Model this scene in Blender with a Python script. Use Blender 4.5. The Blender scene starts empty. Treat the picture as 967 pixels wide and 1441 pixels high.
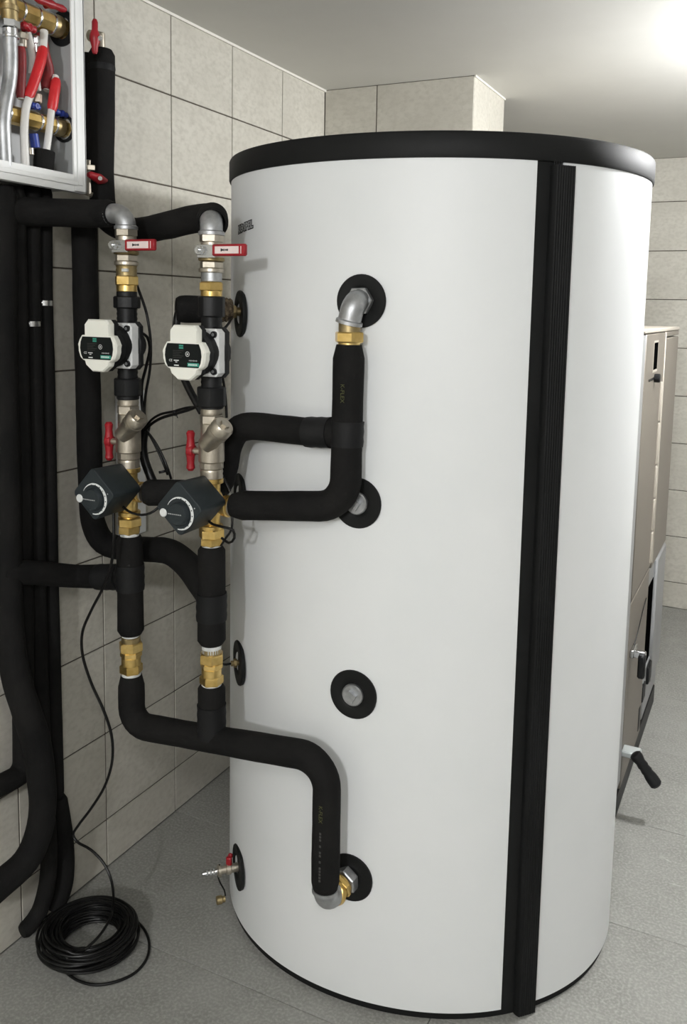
import bpy, math, random
from math import sin, cos, pi, radians as R, hypot, atan2, sqrt
from mathutils import Vector, Matrix
random.seed(7)
SC = bpy.context.scene; COL = SC.collection

# ------------------------------------------------------------------ camera
F, PP = 1199.33, (521.765, 576.026)                 # focal length in pixels and principal point of the 967 x 1441 frame
CAM = Vector((1.897, 0.0, 1.869))
def _ray(px, py):
    x, y = px-PP[0], -(py-PP[1])
    c, s = cos(.02172), sin(.02172); x, y = c*x-s*y, s*x+c*y
    c, s = cos(-.11706), sin(-.11706); d = (x, c*F-s*y, s*F+c*y)
    c, s = cos(.44211), sin(.44211); return Vector((c*d[0]-s*d[1], s*d[0]+c*d[1], d[2]))
def at(px, py, x=None, y=None, z=None):
    """point of the plane x=, y= or z= seen at that pixel of the photograph"""
    d = _ray(px, py)
    k, v = (0, x) if x is not None else (1, y) if y is not None else (2, z)
    return CAM + d*((v-CAM[k])/d[k])
fw = _ray(*PP)/F; rt = _ray(PP[0]+1, PP[1])-_ray(*PP); up = _ray(PP[0], PP[1]-1)-_ray(*PP)
cd = bpy.data.cameras.new('camera'); cam = bpy.data.objects.new('camera', cd); COL.objects.link(cam)
m = Matrix((rt, up, -fw)).transposed().to_4x4(); m.translation = CAM; cam.matrix_world = m
cd.sensor_fit = 'VERTICAL'; cd.sensor_height = 36; cd.lens = 36*F/1441
cd.shift_x = -(PP[0]-483.5)/1441; cd.shift_y = (PP[1]-720.5)/1441
cd.clip_start = .02; SC.camera = cam

# ------------------------------------------------------------------ world, exposure, lamps
SC.view_settings.view_transform = 'Standard'; SC.view_settings.look = 'None'
SC.view_settings.exposure = 0.40; SC.view_settings.gamma = 1.0; SC.view_settings.use_curve_mapping = False
w = bpy.data.worlds.new('world'); SC.world = w; w.use_nodes = True
w.node_tree.nodes['Background'].inputs[0].default_value = (.75, .8, .9, 1)
w.node_tree.nodes['Background'].inputs[1].default_value = .02
LAMPS = [  # x, y, power, lamp radius
    (2.00, -2.75, 185, .11),  # added fill lamp behind the camera, evens out the tank front
    (2.20, -.55, 34, .11),
    (2.28, 3.25, 98, .11),
]
for lx, ly, pw, sz in LAMPS:
    l = bpy.data.lights.new('ceiling_light', 'POINT'); l.shadow_soft_size = sz; l.energy = pw
    l.color = (.985, .99, 1.0); lo = bpy.data.objects.new('ceiling_light', l); COL.objects.link(lo); lo.location = (lx, ly, 2.60)

# ------------------------------------------------------------------ materials
def nmat(name, col, rough=.5, metal=0, spec=.5, coat=0):
    mt = bpy.data.materials.new(name); mt.use_nodes = True
    b = mt.node_tree.nodes['Principled BSDF']
    b.inputs['Base Color'].default_value = (*col, 1); b.inputs['Roughness'].default_value = rough
    b.inputs['Metallic'].default_value = metal; b.inputs['Specular IOR Level'].default_value = spec
    b.inputs['Coat Weight'].default_value = coat
    return mt
def textured(name, c0, c1, scale=6, detail=6, rough=.5, r2=None, metal=0, bump=0, bscale=60, stretch=(1, 1, 1), spec=.5, lo=.35, hi=.65, randomize=False, coat=0):
    """noise blends two colours; a second noise gives fine relief"""
    mt = nmat(name, c0, rough, metal, spec, coat); nt = mt.node_tree; N = nt.nodes; L = nt.links; b = N['Principled BSDF']
    tc = N.new('ShaderNodeTexCoord'); mp = N.new('ShaderNodeMapping'); mp.inputs['Scale'].default_value = stretch
    L.new(tc.outputs['Object'], mp.inputs['Vector']); vec = mp.outputs['Vector']
    if randomize:
        oi = N.new('ShaderNodeObjectInfo'); ad = N.new('ShaderNodeVectorMath'); ad.operation = 'ADD'
        mu = N.new('ShaderNodeVectorMath'); mu.operation = 'SCALE'; cb = N.new('ShaderNodeCombineXYZ')
        for i in range(3): L.new(oi.outputs['Random'], cb.inputs[i])
        L.new(cb.outputs[0], mu.inputs[0]); mu.inputs['Scale'].default_value = 37
        L.new(vec, ad.inputs[0]); L.new(mu.outputs[0], ad.inputs[1]); vec = ad.outputs[0]
    n = N.new('ShaderNodeTexNoise'); n.inputs['Scale'].default_value = scale; n.inputs['Detail'].default_value = detail
    n.inputs['Roughness'].default_value = .6; L.new(vec, n.inputs['Vector'])
    cr = N.new('ShaderNodeValToRGB'); cr.color_ramp.elements[0].position = lo; cr.color_ramp.elements[1].position = hi
    cr.color_ramp.elements[0].color = (*c0, 1); cr.color_ramp.elements[1].color = (*c1, 1)
    L.new(n.outputs['Fac'], cr.inputs[0]); L.new(cr.outputs[0], b.inputs['Base Color'])
    if r2 is not None:
        mr = N.new('ShaderNodeMapRange'); mr.inputs['To Min'].default_value = rough; mr.inputs['To Max'].default_value = r2
        L.new(n.outputs['Fac'], mr.inputs[0]); L.new(mr.outputs[0], b.inputs['Roughness'])
    if bump:
        n2 = N.new('ShaderNodeTexNoise'); n2.inputs['Scale'].default_value = bscale; n2.inputs['Detail'].default_value = 5
        L.new(vec, n2.inputs['Vector']); bp = N.new('ShaderNodeBump'); bp.inputs['Strength'].default_value = bump; bp.inputs['Distance'].default_value = .002
        L.new(n2.outputs['Fac'], bp.inputs['Height']); L.new(bp.outputs[0], b.inputs['Normal'])
    return mt
def tile_mat(name, c0, c1, c2, sc, stretch, fine=45, streak=None):
    """cement-look tile: cloudy patches, faint linen streaks, each tile its own cut of the pattern"""
    mt = textured(name, c0, c1, scale=sc, rough=.5, r2=.62, bump=.12, bscale=120, stretch=stretch, randomize=True, spec=.35)
    nt = mt.node_tree; N = nt.nodes; L = nt.links; b = N['Principled BSDF']
    vec = [n for n in N if n.type == 'VECT_MATH' and n.operation == 'ADD'][0].outputs[0]
    n3 = N.new('ShaderNodeTexNoise'); n3.inputs['Scale'].default_value = fine; n3.inputs['Detail'].default_value = 8; L.new(vec, n3.inputs['Vector'])
    r3 = N.new('ShaderNodeMapRange'); r3.inputs['From Min'].default_value = .42; r3.inputs['From Max'].default_value = .75; L.new(n3.outputs['Fac'], r3.inputs[0])
    mx = N.new('ShaderNodeMix'); mx.data_type = 'RGBA'; mx.inputs['B'].default_value = (*c2, 1)
    src = b.inputs['Base Color'].links[0].from_socket; L.new(src, mx.inputs['A'])
    L.new(r3.outputs[0], mx.inputs['Factor']); L.new(mx.outputs['Result'], b.inputs['Base Color'])
    if streak:      # sparse pale scratches of the cement pattern
        n4 = N.new('ShaderNodeTexNoise'); n4.inputs['Scale'].default_value = 9; n4.inputs['Detail'].default_value = 12; n4.inputs['Roughness'].default_value = .72; n4.inputs['Distortion'].default_value = 1.2
        m4 = N.new('ShaderNodeMapping'); m4.inputs['Scale'].default_value = (1, 2.6, 1); L.new(vec, m4.inputs['Vector']); L.new(m4.outputs[0], n4.inputs['Vector'])
        r4 = N.new('ShaderNodeMapRange'); r4.inputs['From Min'].default_value = .62; r4.inputs['From Max'].default_value = .74; r4.inputs['To Max'].default_value = .7; L.new(n4.outputs['Fac'], r4.inputs[0])
        m5 = N.new('ShaderNodeMix'); m5.data_type = 'RGBA'; m5.inputs['B'].default_value = (*streak, 1)
        L.new(mx.outputs['Result'], m5.inputs['A']); L.new(r4.outputs[0], m5.inputs['Factor']); L.new(m5.outputs['Result'], b.inputs['Base Color'])
    return mt
M = {}
M['tile'] = tile_mat('cement_wall_tile', (.515, .495, .435), (.59, .57, .505), (.465, .445, .388), 3.2, (1, 1, 1.5))
M['grout'] = textured('wall_grout', (.07, .058, .045), (.10, .085, .068), 30, rough=.9)
M['floor'] = tile_mat('cement_floor_tile', (.225, .225, .21), (.275, .275, .258), (.37, .37, .345), 7, (1, 1, 1), 120, (.50, .50, .47))
M['floor_grout'] = nmat('floor_grout', (.26, .26, .24), .9)
M['ceiling'] = textured('painted_ceiling', (.66, .655, .62), (.70, .695, .66), 1.5, rough=.85, bump=.3, bscale=14)
M['paint'] = textured('painted_wall', (.30, .29, .27), (.34, .33, .31), 2, rough=.85, bump=.2, bscale=20)
M['sealant'] = nmat('white_sealant', (.74, .72, .66), .6)
M['tank'] = textured('white_tank_jacket', (.73, .75, .755), (.76, .775, .78), 2.5, rough=.42, r2=.5, bump=.08, bscale=18, spec=.4)
M['tank_black'] = textured('black_tank_plastic', (.0055, .006, .006), (.0085, .009, .009), 8, rough=.55, r2=.62, bump=.05, bscale=200, spec=.22)
M['strip'] = textured('black_ribbed_profile', (.004, .0045, .0045), (.008, .0085, .009), 14, rough=.6, spec=.2, stretch=(6, 6, .3))
M['foam'] = textured('black_rubber_foam', (.006, .006, .006), (.0115, .011, .0105), 9, rough=.78, r2=.9, bump=.35, bscale=240, spec=.16)
M['tape'] = textured('black_insulation_tape', (.006, .0065, .007), (.011, .011, .0115), 12, rough=.55, r2=.7, bump=.3, bscale=60, spec=.22)
M['galv'] = textured('galvanised_iron', (.33, .34, .35), (.52, .53, .54), 26, rough=.36, r2=.55, metal=.85, bump=.2, bscale=90)
M['brass'] = textured('yellow_brass', (.62, .42, .13), (.82, .60, .24), 22, rough=.24, r2=.38, metal=.95, bump=.05)
M['brass_dull'] = textured('dull_brass', (.30, .23, .11), (.44, .35, .19), 24, rough=.38, r2=.5, metal=.9, bump=.1)
M['nickel'] = textured('nickel_plated_brass', (.42, .38, .31), (.58, .53, .45), 26, rough=.30, r2=.45, metal=.9, bump=.12, bscale=120)
M['chrome'] = textured('bright_steel', (.60, .61, .62), (.74, .75, .76), 20, rough=.18, r2=.28, metal=1)
M['red'] = textured('red_plastic', (.27, .006, .012), (.34, .009, .018), 10, rough=.38, r2=.5)
M['red_dark'] = textured('dark_red_sleeve', (.17, .010, .012), (.27, .014, .018), 20, rough=.5, bump=.2)
M['red_bright'] = textured('bright_red_sleeve', (.52, .015, .02), (.62, .025, .03), 20, rough=.4, bump=.2)
M['blue'] = textured('blue_plastic', (.015, .035, .22), (.02, .05, .32), 10, rough=.4)
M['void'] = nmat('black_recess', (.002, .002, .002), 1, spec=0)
M['slate'] = textured('dark_slate_plastic', (.010, .0165, .0195), (.014, .021, .025), 12, rough=.55, r2=.62, bump=.12, bscale=300)
M['pump_white'] = textured('ivory_pump_plastic', (.82, .82, .74), (.85, .85, .78), 8, rough=.45)
M['pump_grey'] = textured('light_grey_casting', (.68, .69, .69), (.76, .77, .77), 30, rough=.5, bump=.3, bscale=90)
M['black'] = textured('black_plastic', (.005, .0055, .006), (.009, .0095, .0105), 12, rough=.42, r2=.52, spec=.3)
M['label'] = nmat('black_label', (.005, .007, .007), .5, spec=.2)
M['green'] = nmat('green_print', (.04, .33, .24), .4)
M['green_dark'] = nmat('dark_green_print', (.01, .07, .05), .4)
M['white'] = nmat('white_print', (.72, .74, .73), .5)
M['grey_print'] = nmat('grey_print', (.34, .35, .35), .6)
M['faint_print'] = nmat('faint_grey_print', (.05, .05, .045), .7)
M['yellow_print'] = nmat('faint_yellow_print', (.07, .075, .02), .7)
M['paper'] = nmat('paper_label', (.78, .66, .64), .6)
M['frame_white'] = textured('white_coated_sheet', (.74, .75, .74), (.78, .79, .78), 9, rough=.4, bump=.05)
M['sheet'] = textured('grey_cabinet_sheet', (.36, .37, .37), (.40, .41, .41), 5, rough=.45, metal=.0)
M['pex'] = textured('white_pex_pipe', (.62, .61, .58), (.70, .69, .66), 12, rough=.4)
M['wrap'] = textured('fibrous_brown_wrap', (.05, .035, .022), (.22, .17, .11), 90, rough=.9, bump=1, bscale=160, lo=.4, hi=.6)
M['cable'] = textured('black_cable', (.003, .003, .003), (.006, .006, .006), 20, rough=.38, spec=.28)
M['ptfe'] = textured('white_sealing_tape', (.52, .54, .52), (.66, .67, .66), 40, rough=.7, bump=.4)
M['beige'] = textured('beige_boiler_sheet', (.165, .145, .12), (.18, .16, .133), 2, rough=.38, r2=.42, spec=.4)
M['beige_light'] = textured('light_beige_boiler_trim', (.44, .40, .34), (.48, .44, .38), 5, rough=.4)
M['boiler_grey'] = textured('grey_boiler_sheet', (.27, .275, .28), (.31, .315, .32), 6, rough=.4)
M['pale_steel'] = textured('pale_painted_steel', (.50, .54, .54), (.58, .62, .62), 10, rough=.4, metal=.3)
M['lamp'] = nmat('lamp_diffuser', (.9, .9, .88), .4)
_b = M['lamp'].node_tree.nodes['Principled BSDF']; _b.inputs['Emission Color'].default_value = (1, .96, .9, 1); _b.inputs['Emission Strength'].default_value = 10

# ------------------------------------------------------------------ mesh helpers
V = Vector
class MB:
    def __init__(s): s.v = []; s.f = []
    def add(s, vs, fs):
        o = len(s.v); s.v += [tuple(a) for a in vs]; s.f += [tuple(i+o for i in f) for f in fs]; return s
    def box(s, lo, hi, bev=0, rot=None, about=None):
        """box between two corners; bev chamfers all edges"""
        lo, hi = V(lo), V(hi); c = (lo+hi)/2; h = (hi-lo)/2; b = min(bev, min(h)*.49)
        pts = []; fs = []
        if b <= 0:
            for sx in (-1, 1):
                for sy in (-1, 1):
                    for sz in (-1, 1): pts.append(V((sx*h.x, sy*h.y, sz*h.z)))
            fs = [(0, 1, 3, 2), (4, 6, 7, 5), (0, 4, 5, 1), (2, 3, 7, 6), (0, 2, 6, 4), (1, 5, 7, 3)]
        else:
            idx = {}
            for sx in (-1, 1):
                for sy in (-1, 1):
                    for sz in (-1, 1):
                        for k in range(3):
                            p = [sx*(h.x-b), sy*(h.y-b), sz*(h.z-b)]; p[k] = (sx*h.x, sy*h.y, sz*h.z)[k]
                            idx[(sx, sy, sz, k)] = len(pts); pts.append(V(p))
            S = (-1, 1)
            for k in range(3):
                a, d = [i for i in range(3) if i != k]
                for s0 in S:
                    q = []
                    for sa, sd in ((-1, -1), (1, -1), (1, 1), (-1, 1)):
                        t = [0, 0, 0]; t[k] = s0; t[a] = sa; t[d] = sd; q.append(idx[(*t, k)])
                    fs.append(tuple(q))
                for sa in S:
                    for sd in S:
                        q = []
                        for s0, kk in ((-1, a), (1, a), (1, d), (-1, d)):
                            t = [0, 0, 0]; t[k] = s0; t[a] = sa; t[d] = sd; q.append(idx[(*t, kk)])
                        fs.append(tuple(q))
            for sx in S:
                for sy in S:
                    for sz in S: fs.append(tuple(idx[(sx, sy, sz, k)] for k in range(3)))
        # orient faces outward
        out = []
        for f in fs:
            a, b2, c2 = pts[f[0]], pts[f[1]], pts[f[2]]
            n = (b2-a).cross(c2-a); ctr = sum((pts[i] for i in f), V((0, 0, 0)))/len(f)
            out.append(f if n.dot(ctr) > 0 else f[::-1])
        if rot is not None:
            pv = (V(about)-c) if about is not None else V((0, 0, 0))
            pts = [rot@(p-pv)+pv for p in pts]
        return s.add([p+c for p in pts], out)
    def lathe(s, p, d, prof, n=28, cap0=True, cap1=True, ph=0):
        """profile [(radius, height)] turned about the axis d through p"""
        p = V(p); d = V(d).normalized(); a = d.orthogonal().normalized() if abs(d.z) < .99 else V((1, 0, 0)); b = d.cross(a)
        vs = []; fs = []
        for r, h in prof:
            for i in range(n):
                t = 2*pi*i/n+ph; vs.append(p+d*h+a*(r*cos(t))+b*(r*sin(t)))
        for j in range(len(prof)-1):
            for i in range(n):
                k = (i+1) % n; fs.append((j*n+i, j*n+k, (j+1)*n+k, (j+1)*n+i))
        if cap0: fs.append(tuple(range(n))[::-1])
        if cap1: fs.append(tuple((len(prof)-1)*n+i for i in range(n)))
        return s.add(vs, fs)
    def cyl(s, p0, p1, r, r1=None, n=24, bev=0, ph=0):
        p0, p1 = V(p0), V(p1); L = (p1-p0).length; r1 = r if r1 is None else r1
        pr = [(r, 0), (r1, L)] if not bev else [(r-bev, 0), (r, bev), (r1, L-bev), (r1-bev, L)]
        return s.lathe(p0, p1-p0, pr, n, ph=ph)
    def hex(s, p0, p1, r, bev=.002, ph=.3): return s.cyl(p0, p1, r, n=6, bev=bev, ph=ph)
    def tube(s, pts, r, n=20, rnd=0, lump=0, seed=0, squash=None):
        """sweep along points; r number or list; rnd rounds the two ends over that length"""
        pts = [V(p) for p in pts]; N = len(pts); rs = r if isinstance(r, (list, tuple)) else [r]*N
        tg = [(pts[min(i+1, N-1)]-pts[max(i-1, 0)]).normalized() for i in range(N)]
        a = tg[0].orthogonal().normalized(); vs = []; fs = []; acc = 0
        rng = random.Random(seed); ph = [rng.uniform(0, 6.28) for _ in range(6)]
        Ls = [0]
        for i in range(1, N): Ls.append(Ls[-1]+(pts[i]-pts[i-1]).length)
        for i in range(N):
            a = (a-tg[i]*a.dot(tg[i])).normalized(); b = tg[i].cross(a); k = 1
            if rnd:
                e = min(Ls[i], Ls[-1]-Ls[i])
                if e < rnd: k = .80+.20*sqrt(max(0, 1-(1-e/rnd)**2))
            if lump:
                u = Ls[i]*30; k *= 1+lump*(sin(u*.53+ph[0])+.6*sin(u*1.37+ph[1])+.4*sin(u*2.9+ph[2]))
            for j in range(n):
                t = 2*pi*j/n; kk = k*(1+lump*.8*sin(2*t+ph[3]+Ls[i]*9)) if lump else k
                vs.append(pts[i]+(a*cos(t)+b*sin(t))*rs[i]*kk)
        for i in range(N-1):
            for j in range(n):
                k = (j+1) % n; fs.append((i*n+j, i*n+k, (i+1)*n+k, (i+1)*n+j))
        fs.append(tuple(range(n))[::-1]); fs.append(tuple((N-1)*n+j for j in range(n)))
        return s.add(vs, fs)
    def mesh(s, name, mat, off=None, smooth=38):
        me = bpy.data.meshes.new(name)
        vs = s.v if off is None else [tuple(V(v)-off) for v in s.v]
        me.from_pydata(vs, [], s.f); me.update(); me.materials.append(mat)
        if smooth: me.shade_smooth(); me.set_sharp_from_angle(angle=R(smooth))
        return me
def smooth_path(pts, step=.012):
    """Catmull-Rom curve through the points, resampled evenly"""
    P = [V(p) for p in pts]; P = [P[0]*2-P[1]]+P+[P[-1]*2-P[-2]]; out = []
    for i in range(1, len(P)-2):
        p0, p1, p2, p3 = P[i-1:i+3]; n = max(2, int((p2-p1).length/step))
        t0 = 0; t1 = max(1e-5, (p1-p0).length)**.5; t2 = t1+max(1e-5, (p2-p1).length)**.5; t3 = t2+max(1e-5, (p3-p2).length)**.5
        for k in range(n):
            t = t1+(t2-t1)*k/n
            A1 = p0*((t1-t)/(t1-t0))+p1*((t-t0)/(t1-t0)); A2 = p1*((t2-t)/(t2-t1))+p2*((t-t1)/(t2-t1)); A3 = p2*((t3-t)/(t3-t2))+p3*((t-t2)/(t3-t2))
            B1 = A1*((t2-t)/(t2-t0))+A2*((t-t0)/(t2-t0)); B2 = A2*((t3-t)/(t3-t1))+A3*((t-t1)/(t3-t1))
            out.append(B1*((t2-t)/(t2-t1))+B2*((t-t1)/(t2-t1)))
    out.append(P[-2]); return out
def fillet(pts, rad, step=.01):
    """straight runs joined by arcs"""
    P = [V(p) for p in pts]; out = [P[0]]; rr = rad if isinstance(rad, (list, tuple)) else [rad]*(len(P)-2)
    def run(b):
        a = out[-1]; n = int((b-a).length/.03)
        for i in range(1, n): out.append(a.lerp(b, i/n))
        if (b-a).length > 1e-5: out.append(b)
    for i in range(1, len(P)-1):
        u = (P[i-1]-P[i]).normalized(); v = (P[i+1]-P[i]).normalized(); ang = u.angle(v); r = rr[i-1]
        t = min(r/math.tan(ang/2), .49*(P[i-1]-P[i]).length if i > 1 else .98*(P[i-1]-P[i]).length, .49*(P[i+1]-P[i]).length if i < len(P)-2 else .98*(P[i+1]-P[i]).length)
        r = t*math.tan(ang/2); c = P[i]+(u+v).normalized()*(r/sin(ang/2)); a = P[i]+u*t; b = P[i]+v*t
        run(a); n = max(5, int(r*(pi-ang)/step)); ca, cb = a-c, b-c; w = ca.angle(cb)
        for k in range(1, n+1):
            q = k/n; out.append(c+(ca*sin((1-q)*w)+cb*sin(q*w))/sin(w))
    run(P[-1]); return out
def part(name, mb, mat, parent, label=None, smooth=38):
    """one mesh object under a thing (vertices are world coordinates)"""
    o = bpy.data.objects.new(name, mb.mesh(name, mat, smooth=smooth)); COL.objects.link(o); o.parent = parent
    if parent.type == 'EMPTY' or parent.get('category') or parent.get('kind'): o.location = -parent.location
    if label: o['label'] = label
    return o
def thing(name, label, cat, loc, group=None):
    o = bpy.data.objects.new(name, None); COL.objects.link(o); o.location = loc; o.empty_display_size = .05
    o['label'] = label; o['category'] = cat
    if group: o['group'] = group
    return o
def solid(name, mb, mat, label, cat, group=None, smooth=38):
    """a thing that is one mesh, its origin at its base"""
    xs, ys, zs = zip(*mb.v); base = V(((min(xs)+max(xs))/2, (min(ys)+max(ys))/2, min(zs)))
    o = bpy.data.objects.new(name, mb.mesh(name, mat, off=base, smooth=smooth)); COL.objects.link(o); o.location = base
    o['label'] = label; o['category'] = cat
    if group: o['group'] = group
    return o
def struct(name, mb, mat, smooth=0):
    o = bpy.data.objects.new(name, mb.mesh(name, mat, smooth=smooth)); COL.objects.link(o); o['kind'] = 'structure'; return o
def text_mb(body, size, place, extrude=.0004, space=1.0, shear=0, bold=0):
    """lettering: place maps flat text coordinates (x, y, depth) to the world"""
    c = bpy.data.curves.new('text', 'FONT'); c.body = body; c.size = size; c.extrude = extrude; c.space_character = space; c.shear = shear; c.offset = bold
    c.align_x = 'CENTER'; c.align_y = 'CENTER'; c.resolution_u = 2
    o = bpy.data.objects.new('text', c); COL.objects.link(o)
    dg = bpy.context.evaluated_depsgraph_get(); me = bpy.data.meshes.new_from_object(o.evaluated_get(dg))
    mb = MB(); mb.add([place(v.co.x, v.co.y, v.co.z) for v in me.vertices], [tuple(p.vertices) for p in me.polygons])
    bpy.data.objects.remove(o); bpy.data.curves.remove(c); bpy.data.meshes.remove(me); return mb

# ------------------------------------------------------------------ setting
ZC = 2.833; ZF = .168; TH = .3; TW = .3564; XE, YS, YE = 4.3, -4.2, 5.645; YB, XC, YD = 3.46, .70, 3.881
def tiles(parent, mat, name, cuts_u, cuts_v, place, th=.008, gap=.0048, skip=None):
    """lay tiles between cut lines; alike tiles share one mesh"""
    cache = {}
    for i in range(len(cuts_u)-1):
        for j in range(len(cuts_v)-1):
            a, b, c, d = cuts_u[i], cuts_u[i+1], cuts_v[j], cuts_v[j+1]
            if skip and skip(a, b, c, d): continue
            w_, h_ = b-a-gap, d-c-gap; key = (round(w_, 4), round(h_, 4))
            if key not in cache:
                mb = MB(); lo = place(-w_/2, -h_/2, -th); hi = place(w_/2, h_/2, 0)
                mb.box([min(lo[k], hi[k]) for k in range(3)], [max(lo[k], hi[k]) for k in range(3)], .0012)
                cache[key] = mb.mesh(name, mat, smooth=0)
            o = bpy.data.objects.new(name, cache[key]); COL.objects.link(o); o.parent = parent
            o.location = origin_of(place, (a+b)/2, (c+d)/2)
def origin_of(place, u, v): return V(place.base)+V(place(u, v, random.uniform(-.0002, .0002)))
def placer(base, fn):
    fn.base = base; return fn
vcuts = [0]+[ZF+TH*k for k in range(9)]+[ZC]
# left wall
wl = struct('wall_left', MB().box((-.12, YS-.1, 0), (-.0028, YE+.1, ZC)), M['grout'])
y0 = 1.6745; uc = [y0+TW*k for k in range(-16, 5)]+[YB]
tiles(wl, M['tile'], 'wall_tile', uc, vcuts, placer((0, 0, 0), lambda u, v, t: (t, u, v)))
uc = [YD, y0+TW*7, y0+TW*8, y0+TW*9, y0+TW*10, y0+TW*11, YE]
tiles(wl, M['tile'], 'wall_tile', [a for a in uc if a <= YE], vcuts, placer((0, 0, 0), lambda u, v, t: (t, u, v)))
# projecting pier behind the tank
wp = struct('wall_pier', MB().box((0, YB+.003, 0), (XC-.003, YD-.003, ZC)), M['grout'])
tiles(wp, M['tile'], 'wall_tile', [0, .256, XC], vcuts, placer((0, YB, 0), lambda u, v, t: (u, -t, v)))
tiles(wp, M['tile'], 'wall_tile', [YB, 3.66, YD], vcuts, placer((XC, 0, 0), lambda u, v, t: (t, u, v)), gap=.003)
# far wall
wf = struct('wall_far', MB().box((-.1, YE+.003, 0), (XE, YE+.12, ZC)), M['grout'])
tiles(wf, M['tile'], 'wall_tile', [0, .5, 1.1, 1.7, 2.3, 2.9, 3.5, 4.1, XE], vcuts, placer((0, YE, 0), lambda u, v, t: (u, -t, v)))
struct('wall_right', MB().box((XE, YS-.1, 0), (XE+.12, YE+.1, ZC)), M['paint'])
struct('wall_rear', MB().box((-.1, YS-.12, 0), (XE, YS, ZC)), M['paint'])
struct('ceiling', MB().box((-.12, YS-.12, ZC), (XE+.12, YE+.12, ZC+.1)), M['ceiling'])
struct('trim_1', MB().box((0, YS, ZC-.009), (.007, YB, ZC)), M['sealant'])
struct('trim_2', MB().box((XC, YB-.002, ZC-.008), (XC+.006, YD, ZC)), M['sealant'])
fl = struct('floor', MB().box((-.12, YS-.12, -.12), (XE+.12, YE+.12, -.0075)), M['floor_grout'])
for i in range(4):
    xa, xb = [0, 1.19, 2.38, 3.57, XE][i:i+2]; off = .145 if i % 2 else 0
    ys = [YS]+[1.815+off+.575*k for k in range(-10, 7) if YS+.1 < 1.815+off+.575*k < YE-.05]+[YE]
    tiles(fl, M['floor'], 'floor_tile', [xa, xb], ys, placer((0, 0, 0), lambda u, v, t: (u, v, t)), gap=.002)
for lx, ly, pw, sz in LAMPS:
    t = thing('ceiling_lamp', 'round white ceiling lamp '+('added behind the camera as fill for the tank front' if ly < -2 else 'above the near part of the room' if ly < 1 else 'above the floor beside the boiler'), 'lamp', (lx, ly, ZC), 'round ceiling lamps')  # the rearmost fixture is invented to carry the fill light
    part('lamp_base', MB().cyl((lx, ly, ZC-.03), (lx, ly, ZC), .19, n=40, bev=.006), M['frame_white'], t)
    part('diffuser', MB().lathe((lx, ly, ZC-.03), (0, 0, -1), [(.175, 0), (.17, .035), (.14, .055), (.08, .064), (.01, .066)], 40), M['lamp'], t)

# ------------------------------------------------------------------ storage tank
TX, TY = .9499, 2.4208
def trad(ph): return .5718+.0383*cos(2*ph)+.0135*sin(2*ph)
def TP(az, z, off=0):
    r = trad(R(az))+off; return V((TX+r*cos(R(az)), TY+r*sin(R(az)), z))
def ring(az0, az1, z0, z1, off0, off1, n=160, closed=True):
    """wall between two offsets of the tank's outline"""
    mb = MB(); vs = []; fs = []
    m_ = n if closed else n+1
    for i in range(m_):
        a = az0+(az1-az0)*i/n
        vs += [TP(a, z0, off1), TP(a, z1, off1), TP(a, z1, off0), TP(a, z0, off0)]
    for i in range(n):
        k = ((i+1) % m_)*4; j = i*4
        for q in range(4): fs.append((j+q, k+q, k+(q+1) % 4, j+(q+1) % 4)[::-1] if False else (j+q, k+q, k+(q+1) % 4, j+(q+1) % 4))
    if not closed: fs += [(0, 1, 2, 3), tuple(n*4+q for q in (3, 2, 1, 0))]
    return mb.add(vs, fs)
tank = thing('storage_tank', 'tall white cylindrical hot water tank with a black lid and black vertical strip', 'tank', (TX, TY, 0))
part('base_ring', ring(0, 360, 0, .028, -.09, -.006), M['tank_black'], tank)
AZL, AZR = -43.7, 316.3-360+7.2
part('jacket', ring(-36.5, 316.5, .022, 2.236, -.05, 0, 220, False), M['tank'], tank)
part('jacket_seam', ring(-46, -34, .02, 2.236, -.052, -.004, 24, False), M['tank_black'], tank, 'black backing visible between the jacket edges')
lid = MB(); prof = [(-.004, 2.226), (.004, 2.2265), (.006, 2.232), (.006, 2.281), (.003, 2.287), (-.008, 2.290), (-.02, 2.289), (-.2, 2.296), (-.45, 2.30)]
N_ = 160; vs = []; fs = []
for o_, z_ in prof:
    for i in range(N_):
        a = 360*i/N_; vs.append(TP(a, z_, o_))
for j in range(len(prof)-1):
    for i in range(N_): k = (i+1) % N_; fs.append((j*N_+i, j*N_+k, (j+1)*N_+k, (j+1)*N_+i))
fs.append(tuple((len(prof)-1)*N_+i for i in range(N_))); lid.add(vs, fs)
part('lid', lid, M['tank_black'], tank)
part('lid_knob', MB().lathe((.955, 1.98, 2.289), (0, 0, 1), [(.012, 0), (.011, .006), (.004, .009)], 14), M['tank_black'], tank)
# raised ribbed cover profile
cs = []; az = -39.8; A1 = -34.0; nr = 9
for i in range(nr*4+1):
    q = i/(nr*4); a = az+(A1-az)*q; edge = min(1, min(q, 1-q)*14); o_ = .003+.013*edge+(.0009 if (i % 4) < 2 else 0)
    cs.append((a, o_))
mb = MB(); vs = []; fs = []; zz = [.004, 2.2175]
for z_ in zz:
    for a, o_ in cs: vs.append(TP(a, z_, o_))
n = len(cs)
for i in range(n-1): fs.append((i, i+1, n+i+1, n+i))
for z_ in zz:
    for a, o_ in cs: vs.append(TP(a, z_, -.004))
for k in (0, 1):
    for i in range(n-1): fs.append((k*n+i, k*n+i+1, 2*n+k*n+i+1, 2*n+k*n+i))
fs += [(0, n, 3*n, 2*n), (n-1, 2*n-1, 4*n-1, 3*n-1)]
mb.add(vs, fs); part('cover_profile', mb, M['strip'], tank, 'raised ribbed black cover profile', smooth=25)
mb = MB()
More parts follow.
